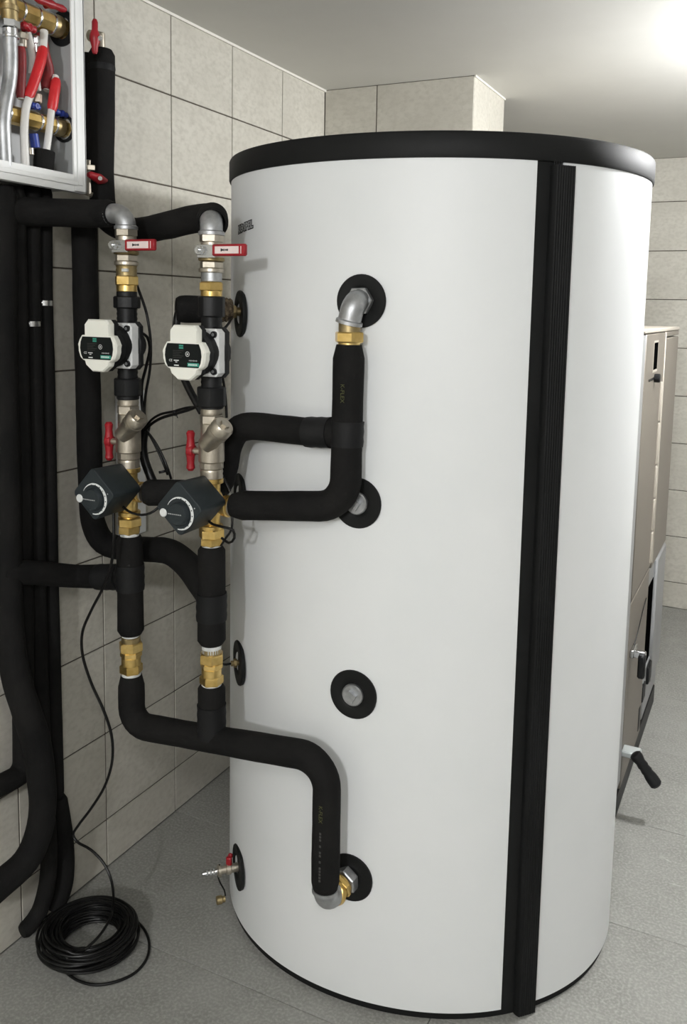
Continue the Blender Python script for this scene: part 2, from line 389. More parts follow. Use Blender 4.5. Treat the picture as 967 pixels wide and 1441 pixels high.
for a in (-39.3, -38.7, -38.1, -37.5): mb.box((-.0012, -.0012, -.009), (.0012, .0012, .009)); 
for k, a in enumerate((-39.3, -38.7, -38.1, -37.5)):
    p = TP(a, 2.2225, .004)
    for i in range(8): mb.v[k*8+i] = tuple(V(mb.v[k*8+i])+p)
part('profile_tooth', mb, M['strip'], tank)
# rosettes: flat black foam rings with a dished middle
def rosette(az, z, r=.0655):
    n_ = V((cos(R(az)), sin(R(az)), 0)); p = TP(az, z, -.006)
    part('rosette', MB().lathe(p, n_, [(r-.002, 0), (r, .008), (r-.002, .0115), (.040, .0125), (.034, .0095), (.030, .0072)], 40, cap0=False), M['tank_black'], tank)
    return p, n_
FA = -87.7; LA = -134.6
zs_front = (1.888, 1.384, .879, .370); zs_left = (1.848, 1.33, .832, .189)
ros = [rosette(FA, z) for z in zs_front]; rosl = [rosette(LA, z) for z in zs_left]
def plug(pn):
    p, n_ = pn
    part('screw_plug', MB().lathe(p, n_, [(.029, .0), (.029, .014), (.026, .0175)], 32), M['galv'], tank, 'grey steel screw plug with a square boss')
    e = V((0, 0, 1)); s_ = n_.cross(e); mb = MB(); c = p+n_*.0175; k = .0165
    q = [c+(e*a+s_*b)*k for a, b in ((1, .25), (-.25, 1), (-1, -.25), (.25, -1))]
    mb.add(q+[v+n_*.011 for v in q], [(0, 1, 5, 4), (1, 2, 6, 5), (2, 3, 7, 6), (3, 0, 4, 7), (4, 5, 6, 7)])
    part('square_boss', mb, M['galv'], tank, smooth=20)
plug(ros[1]); plug(ros[2])
# printed maker's name
def on_tank(az0, z0, tilt=0):
    def f(x, y, d):
        a = az0+math.degrees(x/.57); return TP(a, z0+y+x*tilt, .0006+d)
    return f
bb = part('brand_outline', text_mb('KOSPEL', .0275, on_tank(LA+3.1, 2.083, .10), .0003, 1.08, 0, .0034), M['tank_black'], tank, 'maker name printed in black outline', smooth=0)
part('brand_lettering', text_mb('KOSPEL', .0275, lambda x, y, d: on_tank(LA+3.1, 2.083, .10)(x, y, d+.0006), .0002, 1.08, 0, .0006), M['grey_print'], bb, smooth=0)

# ------------------------------------------------------------------ shared plumbing shapes
YP = 1.8; XA, XB = .314, .590                     # the two valve columns stand in one plane
def zA(py): return at(180, py, y=YP).z
def zB(py): return at(298, py, y=YP).z
def foam_pipe(name, pts, r, label, group=None, seed=0, rnd=.012, bore=True, lump=.012, cat='pipe', step=None):
    t = thing(name, label, cat, V(pts[0]) if pts[0][2] < pts[-1][2] else V(pts[-1]), group)
    part('foam_sleeve', MB().tube(pts, r, 24, rnd=rnd, lump=lump, seed=seed), M['foam'], t)
    return t
def wrap_band(t, p0, p1, r, label='wound band of black insulation tape'):
    p0, p1 = V(p0), V(p1); L = (p1-p0).length; n_ = max(2, int(L/.012)); pr = []
    for i in range(n_+1):
        pr += [(r+(.0012 if i % 2 else .0), L*i/n_)]
    return part('tape_wrap', MB().lathe(p0, p1-p0, [(r-.003, 0)]+pr+[(r-.003, L)], 28), M['tape'], t, label)
def elbow(name, pts, r, rad, label, ends=(1, 1), mat='galv', cat='pipe fitting'):
    path = fillet(pts, rad, .006); t = thing(name, label, cat, V(pts[-1]))
    part('bend', MB().tube(path, r, 28), M[mat], t)
    mb = MB()
    for e, (a, b) in zip(ends, ((path[0], path[1]), (path[-1], path[-2]))):
        if e: d = (V(b)-V(a)).normalized(); mb.lathe(V(a)-d*.001, d, [(r, 0), (r+.0045, .001), (r+.0045, .009), (r, .012)], 28)
    if mb.v: part('collar', mb, M[mat], t)
    return t
Z = V((0, 0, 1))
def stack(t, x, zf, segs):
    """turned and hexagonal fittings piled on a column: (name, top px, bottom px, radius, sides, material, label)"""
    for s_ in segs:
        nm, a, b, r, sides, mt = s_[:6]; z1, z0 = zf(a), zf(b)
        mb = MB()
        if sides == 6: mb.cyl((x, YP, z0), (x, YP, z1), r, n=6, bev=.003, ph=s_[7] if len(s_) > 7 else .35)
        elif sides == 1:      # ribbed turned piece
            L = z1-z0; pr = []
            k = max(3, int(L/.006))
            for i in range(k+1): pr.append((r+(.0015 if i % 2 else 0), L*i/k))
            mb.lathe((x, YP, z0), Z, pr, 28)
        elif sides == 12: mb.cyl((x, YP, z0), (x, YP, z1), r, n=12, bev=.003)
        else: mb.cyl((x, YP, z0), (x, YP, z1), r, n=28, bev=.002)
        part(nm, mb, M[mt], t, s_[6] if len(s_) > 6 else None, smooth=30)

# ------------------------------------------------------------------ one valve column
def ball_valve(x, zf, y_top, y_bot, yl, which):
    """lever ball valve; the lever lies to the right, its nut faces the front"""
    t = thing('ball_valve', 'nickel ball valve with a red lever, '+which, 'valve', (x, YP, zf(y_bot)), 'red lever ball valves')
    h = y_bot-y_top; q = lambda f: y_top+h*f
    stack(t, x, zf, [('end_nut', y_top, q(.22), .031, 6, 'nickel'), ('end_ring', q(.20), q(.34), .027, 28, 'nickel'), ('body', q(.34), q(.62), .029, 28, 'nickel'),
                     ('end_ring', q(.60), q(.70), .033, 28, 'brass_dull'), ('end_nut', q(.70), q(.90), .030, 6, 'nickel'), ('end_ring', q(.88), y_bot, .032, 28, 'nickel')])
    zl = zf(yl); c = V((x-.002, YP, zl))
    part('stem', MB().cyl(c, c+V((0, -.045, 0)), .011, n=20), M['nickel'], t)
    part('stem_nut', MB().hex(c+V((0, -.041, 0)), c+V((0, -.054, 0)), .0125, .0015).cyl(c+V((0, -.054, 0)), c+V((0, -.060, 0)), .006, n=12), M['chrome'], t)
    y_ = YP-.040
    mb = MB().box((x-.014, y_-.0015, zl-.018), (x+.040, y_+.0015, zl+.014), .001)
    part('lever_plate', mb, M['chrome'], t)
    lv = part('lever', MB().box((x+.034, y_-.007, zl-.0145), (x+.132, y_+.006, zl+.0145), .005), M['red'], t, 'red plastic lever grip')
    mb = MB().box((x+.044, y_-.0078, zl-.0088), (x+.114, y_-.0069, zl+.0088), .0004)
    part('paper_sticker', mb, M['paper'], lv, 'pale sticker with a small printed name')
    mb = MB()
    for i, (u, ww, hh) in enumerate([(.062, .003, .0035), (.0655, .004, .002), (.0705, .003, .0025), (.0755, .004, .002), (.0805, .003, .0025)]):
        mb.box((x+u, y_-.0083, zl-hh), (x+u+ww, y_-.0076, zl+hh))
    part('print', mb, M['black'], lv)
    part('moulded_line', MB().box((x+.1195, y_-.0078, zl-.009), (x+.1215, y_-.0068, zl+.009)), M['paper'], lv)
    return t
def pump(x, zf, yt, yb, dz, which):
    """circulation pump: black unions, grey housing plate, ivory head with a black label"""
    zc = (zf(yt)+zf(yb))/2+dz; t = thing('circulation_pump', 'circulation pump with ivory head and black label, '+which, 'pump', (x, YP, zc-.12), 'circulation pumps on the valve columns')
    def B(nm, a, b, mt, bev=.004, lab=None, par=t): return part(nm, MB().box(a, b, bev), M[mt], par, lab)
    part('volute', MB().lathe((x, 1.835, zc), (0, -1, 0), [(.036, 0), (.042, .01), (.042, .06)], 32), M['black'], t)
    # back shell: octagonal outline
    def plate(nm, y_f, y_b, w_, h_, ch, mt, dx=0, dzz=0, lab=None, inset=.004, waist=0):
        pts = [(w_, h_-ch), (w_-ch, h_), (-w_+ch, h_), (-w_, h_-ch), (-w_, -h_+ch), (-w_+ch, -h_), (w_-ch, -h_), (w_, -h_+ch)]
        if waist: pts = pts[:8]+[(w_, -h_*.35), (w_+waist, -h_*.2), (w_+waist, h_*.2), (w_, h_*.35)]
        mb = MB(); n_ = len(pts); vs = []
        for yy, k in ((y_b, 0), (y_f+inset, 0), (y_f, inset)):
            for a, b in pts:
                s1 = 1-k/max(w_, h_); vs.append((x+dx+a*s1, yy, zc+dzz+b*s1))
        fs = [(j*n_+i, j*n_+(i+1) % n_, (j+1)*n_+(i+1) % n_, (j+1)*n_+i) for j in range(2) for i in range(n_)]
        fs += [tuple(range(n_)), tuple(2*n_+i for i in range(n_))[::-1]]
        mb.add(vs, fs); return part(nm, mb, M[mt], t, lab, smooth=30)
    plate('back_shell', 1.779, 1.796, .058, .064, .012, 'black', waist=.004)
    plate('housing_plate', 1.752, 1.782, .055, .060, .010, 'pump_grey', lab='light grey cast housing plate')
    for sx in (-1, 1):
        for sz in (-1, 1):
            c = V((x+sx*.043, 1.752, zc+sz*.046))
            bo = part('housing_bolt', MB().cyl(c+V((0, .004, 0)), c+V((0, -.006, 0)), .0085, n=16, bev=.001), M['black'], t)
            part('socket', MB().cyl(c+V((0, -.0055, 0)), c+V((0, -.0068, 0)), .0045, n=6), M['galv'], bo)
    part('motor', MB().lathe((x, 1.756, zc), (0, -1, 0), [(.055, 0), (.057, .01), (.053, .022), (.057, .026), (.057, .045)], 36), M['black'], t, 'black motor body')
    # head: rounded lobe body with a tab above and a tab below
    hw = .066; out = []
    def arc(cx, cz, rx, rz, a0, a1, n_=7):
        return [(cx+rx*cos(R(a0+(a1-a0)*i/n_)), cz+rz*sin(R(a0+(a1-a0)*i/n_))) for i in range(n_+1)]
    tw = .041; zt = .026
    out += [(tw, zt+.003)]+[(tw, .058)]+[(tw-.010, .069), (-tw+.010, .069)]+[(-tw, .058)]+[(-tw, zt+.003)]
    out += [(-.052, zt+.002), (-.060, .017), (-.066, .004), (-.064, -.004), (-.064, -.014), (-.058, -.030), (-.050, -.037), (-.042, -.040)]
    out += [(-.038, -.051), (-.018, -.066), (.018, -.066), (.038, -.051)]
    out += [(.042, -.040), (.050, -.037), (.058, -.030), (.064, -.014), (.064, -.004), (.066, .004), (.060, .017), (.052, zt+.002)]
    yf = 1.684
    def slab(nm, yf_, yb_, s_in, mt, k=1.0, lab=None, par=t):
        n_ = len(out); vs = []
        for yy, s1 in ((yb_, k), (yf_+.005, k), (yf_, k*s_in)):
            vs += [(x+a*s1, yy, zc+b*s1) for a, b in out]
        fs = [(j*n_+i, j*n_+(i+1) % n_, (j+1)*n_+(i+1) % n_, (j+1)*n_+i) for j in range(2) for i in range(n_)]
        fs += [tuple(range(n_)), tuple(2*n_+i for i in range(n_))[::-1]]
        return part(nm, MB().add(vs, fs), M[mt], par, lab, smooth=30)
    slab('head_back', 1.702, 1.722, .98, 'black', .99, 'black rear of the pump head')
    hd = slab('head_cover', yf, 1.704, .95, 'pump_white', 1.0, 'ivory plastic head cover')
    # label: barrel shape
    pl = [(.047, .024), (-.047, .024), (-.053, .010), (-.055, -.006), (-.052, -.022), (-.046, -.034), (.046, -.034), (.052, -.022), (.055, -.006), (.053, .010)]
    n_ = len(pl); vs = [(x+a, yy, zc+b) for yy in (yf+.001, yf-.0012) for a, b in pl]
    fs = [(i, (i+1) % n_, n_+(i+1) % n_, n_+i) for i in range(n_)]+[tuple(n_+i for i in range(n_))]
    lb = part('label_panel', MB().add(vs, fs), M['label'], hd, 'black label with green and white print', smooth=0)
    y1 = yf-.0012
    def flat(a, b, w_, h_, mb, e=.0003): mb.box((x+a-w_/2, y1-e, zc+b-h_/2), (x+a+w_/2, y1+.0001, zc+b+h_/2)); return mb
    # parts under head_cover are already sub-parts: print goes straight under the thing
    def P(nm, mb, mt): return part(nm, mb, M[mt], t, smooth=0)
    P('print_block', flat(-.005, .016, .014, .011, MB()), 'green_dark')
    mb = MB(); [flat(-.005, .019-.0055*i, .012, .0030, mb, .0006) for i in range(2)]; P('print_line', mb, 'green')
    mb = MB(); flat(.031, -.0265, .034, .0085, mb); P('print_bar', mb, 'green')
    mb = MB(); [flat(.0185+.0045*i, -.0265, .0028, .0042, mb, .0007) for i in range(6)]; P('bar_lettering', mb, 'white')
    mb = MB(); [flat(.020+.0042*i, -.0165, .003, .0022+.001*(i % 2), mb, .0006) for i in range(6)]; P('print_line', mb, 'grey_print')
    mb = MB(); rng = random.Random(3)
    for i in range(5):
        ln = .032-.006*(i % 3); flat(-.030+ln/2, .0065-.0042*i, ln, .0009, mb, .0005)
    P('small_lettering', mb, 'faint_print')
    mb = MB(); flat(-.020, -.0175, .015, .0022, mb); flat(-.020, -.0215, .006, .002, mb); flat(-.0195, -.0295, .014, .0026, mb); P('print_line', mb, 'white')
    pt = text_mb('CE', .0085, lambda u, v, d: (x-.037+u, y1-.0004-d, zc-.018+v), .0001); P('ce_mark', pt, 'white')
    mb = MB(); c = V((x+.014, y1, zc-.001)); k = 24; vs = []
    for i in range(k):
        a = 2*pi*i/k
        for r_ in (.0062, .0050): vs.append(c+V((r_*cos(a), -.0005, r_*sin(a))))
    mb.add(vs, [(2*i, 2*i+1, (2*i+3) % (2*k), (2*i+2) % (2*k)) for i in range(k)])
    mb.add([c+V((-.0018, -.0006, .003)), c+V((-.0018, -.0006, -.003)), c+V((.0034, -.0006, 0))], [(0, 1, 2)]); P('play_symbol', mb, 'white')
    return t, zc
def strainer(x, zf, yt, yb, which, dark=False):
    """ball valve with a slanting strainer cap and a red butterfly handle at its left"""
    t = thing('strainer_valve', 'strainer valve with slanting cap, red butterfly handle, '+which, 'valve', (x, YP, zf(yb)), 'strainer valves with red butterfly handles')
    h = yb-yt; q = lambda f: yt+h*f
    stack(t, x, zf, [('thread_ring', yt, q(.10), .0275, 1, 'nickel'), ('end_nut', q(.10), q(.23), .031, 6, 'nickel'), ('body', q(.22), q(.52), .028, 28, 'nickel'),
                     ('ball_housing', q(.46), q(.76), .0335, 28, 'nickel'), ('end_nut', q(.75), q(.86), .031, 12, 'nickel'), ('thread_ring', q(.86), yb, .0285, 1, 'nickel')])
    z0 = zf(q(.52)); a = V((x-.002, YP-.020, z0)); d = V((.062, -.006, .060)).normalized()
    part('strainer_arm', MB().lathe(a, d, [(.024, 0), (.025, .035), (.027, .045)], 28), M['nickel'], t)
    cp = part('strainer_cap', MB().lathe(a+d*.045, d, [(.0275, 0), (.0285, .002), (.0285, .012), (.0265, .013), (.0265, .017), (.029, .018), (.029, .034), (.025, .040), (.004, .040)], 30), M['nickel'], t, 'threaded strainer cap with a hexagon end')
    part('cap_nut', MB().lathe(a+d*.085, d, [(.013, -.001), (.013, .006)], 6), M['nickel'], cp)
    zh = zf(q(.62)); c = V((x, YP-.008, zh)); e = V((-1, -.12, 0)).normalized()
    part('stem', MB().cyl(c, c+e*.052, .009, n=18), M['nickel'], t)
    hc = c+e*.050; mb = MB()
    mb.lathe(hc-e*.004, e, [(.015, 0), (.0165, .004), (.015, .016), (.008, .019)], 20)
    for s_ in (1, -1):
        mb.tube([hc+e*.006+Z*(s_*u) for u in (.004, .018, .032, .046, .053)], [.0135, .0110, .0095, .0115, .007], 14)
    part('butterfly_handle', mb, M['red'], t, 'red plastic butterfly handle')
    return t
def mixing_valve(x, zf, yt, yc, yb, which, port_len=.045):
    """brass three-way body with a dark square actuator turned on its corner"""
    t = thing('mixing_valve', 'brass mixing valve with a dark square actuator, '+which, 'valve', (x, YP, zf(yb)), 'mixing valves with square actuators')
    zc = zf(yc); PL = 0 if x > .4 else .014
    mb = MB(); mb.lathe((x, YP, zf(yb)), Z, [(.023, 0), (.023, zc-.034-zf(yb)), (.030, zc-.02-zf(yb)), (.032, zc-zf(yb)), (.030, zc+.02-zf(yb)), (.023, zc+.034-zf(yb)), (.023, zf(yt)-zf(yb))], 28)
    part('valve_body', mb, M['brass'], t)
    part('end_ring', MB().cyl((x, YP, zf(yt)-.018), (x, YP, zf(yt)-.004), .031, n=28, bev=.002), M['brass'], t)
    part('end_ring', MB().cyl((x, YP, zf(yb)+.006), (x, YP, zf(yb)+.020), .030, n=28, bev=.002), M['brass'], t)
    part('side_port', MB().lathe((x+.01, YP, zc), (1, 0, 0), [(.022, 0), (.022, .028-PL), (.028, .032-PL), (.029, .046-PL), (.026, .048-PL), (.026, .052-PL)], 28), M['brass'], t)
    part('port_collar', MB().cyl((x+.058-PL, YP, zc), (x+.067-PL, YP, zc), .025, n=24, bev=.001), M['nickel'], t, 'pale nickel collar on the port')
    part('bonnet', MB().cyl((x, YP-.015, zc), (x, YP-.04, zc), .020, n=24), M['brass'], t)
    # actuator housing
    zz = zc+.015; k = .051; y_f, y_b = 1.664, 1.772; rot = Matrix.Rotation(R(42), 3, 'Y')
    vs = []; n_ = 0; base = []
    cr = .012
    for qx, qz in ((1, 1), (-1, 1), (-1, -1), (1, -1)):
        a0 = {(1, 1): 0, (-1, 1): 90, (-1, -1): 180, (1, -1): 270}[(qx, qz)]
        for i in range(5): a = R(a0+90*i/4); base.append((qx*(k-cr)+cr*cos(a), qz*(k-cr)+cr*sin(a)))
    n_ = len(base)
    for yy, s1 in ((y_b, .94), (y_b-.004, .97), (y_f+.004, 1.0), (y_f+.001, .985), (y_f, .96)):
        for a, b in base: vs.append(rot@V((a*s1, 0, b*s1))+V((x, yy, zz)))
    fs = [(j*n_+i, j*n_+(i+1) % n_, (j+1)*n_+(i+1) % n_, (j+1)*n_+i) for j in range(4) for i in range(n_)]
    fs += [tuple(range(n_)), tuple(4*n_+i for i in range(n_))[::-1]]
    ac = part('actuator', MB().add(vs, fs), M['slate'], t, 'dark slate square actuator housing', smooth=32)
    dc = V((x+.004, y_f, zz-.012))
    part('knob', MB().lathe(dc, (0, -1, 0), [(.030, 0), (.029, .010), (.026, .014), (.004, .0145)], 36), M['slate'], ac, 'round turning knob with a printed line')
    mb = MB(); vs = []; nn = 30
    for i in range(nn+1):
        a = R(-100+255*i/nn); w0 = .0085*min(1, (1.1-abs(i/nn-.45)*1.8)); r1 = .042
        for r_ in (r1, r1-max(.001, w0)): vs.append(dc+V((r_*cos(a), -.0006, r_*sin(a))))
    mb.add(vs, [(2*i, 2*i+2, 2*i+3, 2*i+1) for i in range(nn)]); part('dial_scale', mb, M['white'], ac, 'white curved dial scale', smooth=0)
    mb = MB()
    for i in range(9):
        a = R(-70+22*i); p = dc+V((.0375*cos(a), -.001, .0375*sin(a))); mb.box(p-V((.0012, .0003, .0015)), p+V((.0012, .0003, .0015)))
    part('dial_tick', mb, M['slate'], ac, smooth=0)
    mb = MB()
    for i in range(7): mb.box(dc+V((-.026+.006*i, -.0152, -.0012)), dc+V((-.0215+.006*i, -.0143, .0012)))
    part('knob_print', mb, M['grey_print'], ac, smooth=0)
    mb = MB().lathe(dc+V((-.052, .0035, -.004)), (0, -1, 0), [(.011, 0), (.011, .004), (.009, .006)], 20)
    part('pointer', mb, M['white'], ac, 'white position pointer')
    mb = MB().lathe(dc+V((.044, 0, .018)), (0, -1, 0), [(.002, 0), (.0015, .001)], 8); part('indicator_dot', mb, M['grey_print'], ac)
    return t, zc

for tag_, x, zf, S in (('A', XA, zA, dict(el=(284, 322), bv=(322, 374, 347), lo=[(374, 390), (388, 402), (401, 411)], bk=[(410, 419), (417, 434), (432, 458)],
                                      pp=(455, 516), bk2=[(514, 534), (532, 557), (556, 562)], st=(560, 660), mx=(655, 690, 728), br=[(727, 740), (738, 750), (748, 756)])),
                       ('B', XB, zB, dict(el=(293, 330), bv=(330, 384, 354), lo=[(383, 397), (397, 410), (408, 418)], bk=[(416, 428), (417, 446), (444, 470)],
                                      pp=(466, 524), bk2=[(520, 548), (544, 572), (570, 575)], st=(573, 674), mx=(670, 709, 748), br=[(743, 757), (755, 767), (765, 772)]))):
    side = 'column nearer the wall' if tag_ == 'A' else 'column beside the tank'
    ball_valve(x, zf, *S['bv'], side)
    t = thing('reducing_nipple', 'stacked grey and brass nipple above the pump '+side, 'pipe fitting', (x, YP, zf(S['lo'][2][1])), 'nipples above the pumps')
    lo = S['lo']
    stack(t, x, zf, [('grey_ring', *lo[0], .0265, 28 if tag_ == 'B' else 1, 'galv' if tag_ == 'B' else 'brass_dull'), ('hex_nut', *lo[1], .032, 6, 'brass', None, .0 if tag_ == 'B' else .35), ('collar', *lo[2], .027, 28, 'brass')])
    if tag_ == 'A':
        mb = MB().box((x+.006, YP-.0275, zf(383)), (x+.024, YP-.018, zf(378.5)), .001); part('stamped_mark', mb, M['ptfe'], t, 'pale stamped mark')
    pt, zc = pump(x, zf, *S['pp'], 0, side)
    bk, b2 = S['bk'], S['bk2']
    stack(pt, x, zf, [('union_collar', *bk[0], .027, 28, 'black'), ('union_nut', *bk[1], .036 if tag_ == 'A' else .034, 12, 'black', 'black union nut'), ('union_pipe', *bk[2], .026, 1, 'black'),
                      ('union_pipe', *b2[0], .026, 1, 'black'), ('union_nut', *b2[1], .037, 12, 'black', 'black union nut'), ('union_collar', *b2[2], .030, 28, 'black')])
    strainer(x, zf, *S['st'], side)
    mixing_valve(x, zf, *S['mx'], side)
    t = thing('brass_union', 'two-nut brass union under the actuator '+side, 'pipe fitting', (x, YP, zf(S['br'][2][1])), 'brass unions under the actuators')
    br = S['br']
    stack(t, x, zf, [('upper_nut', *br[0], .0335, 6, 'brass'), ('lower_nut', *br[1], .031, 6, 'brass', None, .1), ('sealing_tape', *br[2], .026, 28, 'ptfe', 'white sealing tape')])

# ------------------------------------------------------------------ insulated pipe runs round the columns
def Y(px, py, y): return at(px, py, y=y)
def X(px, py, x): return at(px, py, x=x)
RP = .0365
def col(x, zf, py): return V((x, YP, zf(py)))
# upper runs arriving at the two columns
vA = col(XA, zA, 300)
p = smooth_path([X(2, 298, .05), X(40, 298, .07), V((XA-.115, YP-.0, vA.z+.002)), V((XA-.045, YP, vA.z+.001))], .015)
foam_pipe('insulated_pipe', p, RP+.001, 'horizontal black insulated pipe running from the wall pipes to the first column elbow', seed=1)
elbow('pipe_elbow', [V((XA-.060, YP, vA.z)), V((XA+.0, YP, vA.z)), V((XA, YP, zA(323)))], .0265, .036, 'grey galvanised elbow on top of the column nearer the wall', (1, 1))
zB0 = zB(306)
pt = [X(143, 70, .07), X(143, 190, .07), X(143, 262, .07), X(150, 305, .085), X(180, 323, .16), Y(232, 318, 1.90), Y(270, 309, 1.875), V((XB-.012, 1.845, zB0+.006))]
t = foam_pipe('insulated_pipe', smooth_path(pt, .014), RP+.0005, 'black insulated pipe dropping beside the manifold box and crossing to the second column', seed=2)
q0 = V((XB-.034, 1.852, zB0+.006)); dd = V((.55, -.80, -.42)).normalized()
part('hood', MB().lathe(q0-dd*.012, dd, [(.030, 0), (.039, .008), (.0405, .035), (.0405, .056), (.036, .060), (.033, .058), (.033, .02)], 30, cap1=False), M['foam'], t, 'open foam hood around the elbow')
wrap_band(t, X(143, 92, .07), X(143, 101, .07), RP+.0015, 'joint between two foam sleeves')
elbow('pipe_elbow', [V((XB-.034, YP+.043, zB0)), V((XB, YP, zB0)), V((XB, YP, zB(331)))], .0285, .040, 'grey galvanised elbow on top of the column beside the tank', (0, 1))
# lower runs
t = foam_pipe('insulated_pipe', [col(XA, zA, p_) for p_ in range(753, 894, 6)], RP, 'vertical foam sleeve on the column nearer the wall, taped where a side pipe joins', seed=3)
wrap_band(t, col(XA, zA, 829), col(XA, zA, 793), RP+.002)
part('sealing_tape', MB().cyl(col(XA, zA, 900), col(XA, zA, 889), .024, n=24), M['ptfe'], t)
t2 = foam_pipe('insulated_pipe', smooth_path([X(2, 805, .07), X(45, 806, .09), Y(110, 811, 1.80), V((XA-.02, YP, zA(811)))], .015), RP-.003, 'horizontal black insulated pipe joining the nearer wall column at its taped tee', seed=4)
wrap_band(t2, Y(138, 812, YP), Y(170, 812, YP), RP-.0005)
t = foam_pipe('insulated_pipe', [col(XB, zB, p_) for p_ in range(768, 910, 6)], RP, 'vertical foam sleeve on the column beside the tank, with a wide taped band', seed=5)
wrap_band(t, col(XB, zB, 872), col(XB, zB, 834), RP+.0035)
part('sealing_tape', MB().cyl(col(XB, zB, 917), col(XB, zB, 906), .026, n=24), M['ptfe'], t)
for x, zf, a, side, s_ in ((XA, zA, 898, 'nearer the wall', .35), (XB, zB, 915, 'beside the tank', .1)):
    t = thing('brass_union', 'brass screw union between the foam sleeves of the column '+side, 'pipe fitting', (x, YP, zf(a+47)), 'brass unions between foam sleeves')
    stack(t, x, zf, [('end_ring', a-4, a+6, .026, 28, 'brass_dull'), ('upper_nut', a+4, a+17, .034, 6, 'brass', None, s_), ('middle_nut', a+17, a+25, .030, 6, 'brass', None, s_+.3),
                     ('body', a+24, a+37, .027, 28, 'brass'), ('lower_nut', a+35, a+47, .032, 6, 'brass', None, s_+.5), ('sealing_tape', a+46, a+54, .027, 28, 'ptfe')])
zt = 1040
t = foam_pipe('insulated_pipe', fillet([col(XA, zA, 948), V((XA, YP, zA(1018))), V((XB, YP, zB(1040))), V((.945, YP, Y(455, 1066, YP).z)), V((.945, YP, Y(459, 1256, YP).z))], [.050, .5, .075], .012), RP,
              'long black insulated pipe from the nearer wall column down to the lowest tank port', seed=6)
pr = text_mb('K-FLEX', .0145, lambda u, v, d: V((.948+v, YP-RP-.0014-d, Y(459, 1135, YP).z-u)), .0002)
part('yellow_print', pr, M['yellow_print'], t, 'faint yellow print', smooth=0)
mb = MB(); rng = random.Random(5)
for i in range(16):
    zz = Y(459, 1162, YP).z-.0085*i
    if rng.random() < .85: mb.box((.9455, YP-RP-.0013, zz-.0028), (.9505, YP-RP-.0004, zz+.0028))
part('grey_print', mb, M['faint_print'], t, smooth=0)
t = foam_pipe('insulated_pipe', [col(XB, zB, p_) for p_ in range(963, 1040, 5)], RP-.0005, 'short foam sleeve rising from the long lower pipe beside the tank', seed=7)
wrap_band(t, col(XB, zB, 1036), col(XB, zB, 991), RP+.0015)
# riser on the tank, top port down and round to the second mixing valve
YR = 1.843; xr = at(490, 560, y=YR).x; zP1 = 1.888
zV2 = zB(709)
path = fillet([V((xr, YR, Y(490, 485, YR).z)), V((xr, YR-.005, Y(486, 712, YR).z)), V((XB+.064, YP+.004, zV2+.003))], .075, .012)
t = foam_pipe('insulated_pipe', path, RP+.002, 'insulated pipe coming down from the top tank port, bending left to a valve', seed=8)
wrap_band(t, V((xr, YR-.002, Y(489, 628, YR).z)), V((xr, YR, Y(490, 593, YR).z)), RP+.0035)
pr = text_mb('K-FLEX', .0145, lambda u, v, d: V((xr+.004+v, YR-RP-.0034-d, Y(492, 552, YR).z-u)), .0002)
part('yellow_print', pr, M['yellow_print'], t, 'faint yellow print', smooth=0)
zb_ = Y(489, 610, YR).z
pb = smooth_path([V((xr-.02, YR, zb_)), Y(440, 608, 1.843), Y(400, 604, 1.85), Y(350, 600, 1.855), Y(334, 606, 1.865), Y(322, 628, 1.88), Y(317, 655, 1.888), Y(308, 683, 1.888), Y(290, 692, 1.885), V((.50, 1.875, zA(691))), V((.46, 1.85, zA(690))), V((XA+.052, YP, zA(690)))], .013)
t = foam_pipe('insulated_pipe', pb, RP-.0005, 'black insulated branch pipe passing behind the second column to the nearer wall mixing valve', seed=9)
wrap_band(t, Y(432, 608, YR), Y(466, 609, YR), RP+.0015)
xp = .970
elbow('pipe_elbow', [V((xp, 1.895, zP1)), V((xp+.004, YR, zP1)), V((xr-.002, YR, Y(491, 456, YR).z))], .0285, .030, 'grey galvanised elbow at the top tank port', (0, 1))
part('port_nut', MB().hex((xp, 1.898, zP1), (xp, 1.872, zP1), .036, .003), M['galv'], bpy.data.objects[[o.name for o in COL.objects if o.get('label') == 'grey galvanised elbow at the top tank port'][0]])
t = thing('brass_union', 'brass nipple and nut between the top tank elbow and its foam sleeve', 'pipe fitting', (xr, YR, Y(490, 486, YR).z))
c_ = lambda py: V((xr, YR, Y(490, py, YR).z))
part('nipple', MB().cyl(c_(474), c_(452), .0265, n=28, bev=.001), M['brass_dull'], t)
part('hex_nut', MB().cyl(c_(482), c_(467), .0365, n=6, bev=.003, ph=.1), M['brass'], t)
part('thread', MB().cyl(c_(488), c_(481), .027, n=24), M['brass'], t)
# bottom port
zP4 = .370; zE = Y(459, 1270, YP).z
t = elbow('pipe_elbow', [V((.945, YP, Y(459, 1250, YP).z)), V((.945, YP-.002, zE)), V((.952, 1.846, zE+.002))], .0300, .034, 'grey galvanised elbow under the lowest insulated pipe', (1, 0))
part('brass_nipple', MB().cyl((.952, 1.838, zE+.002), (.957, 1.852, .346), .031, n=28, bev=.002).cyl((.955, 1.85, .355), (.962, 1.872, .362), .027, n=28).hex((.956, 1.855, .356), (.959, 1.868, .360), .034, .002), M['brass'], t, 'ribbed brass nipple at the tank port')
part('port_nut', MB().hex((.962, 1.870, .363), (.967, 1.895, .367), .036, .003), M['galv'], t)

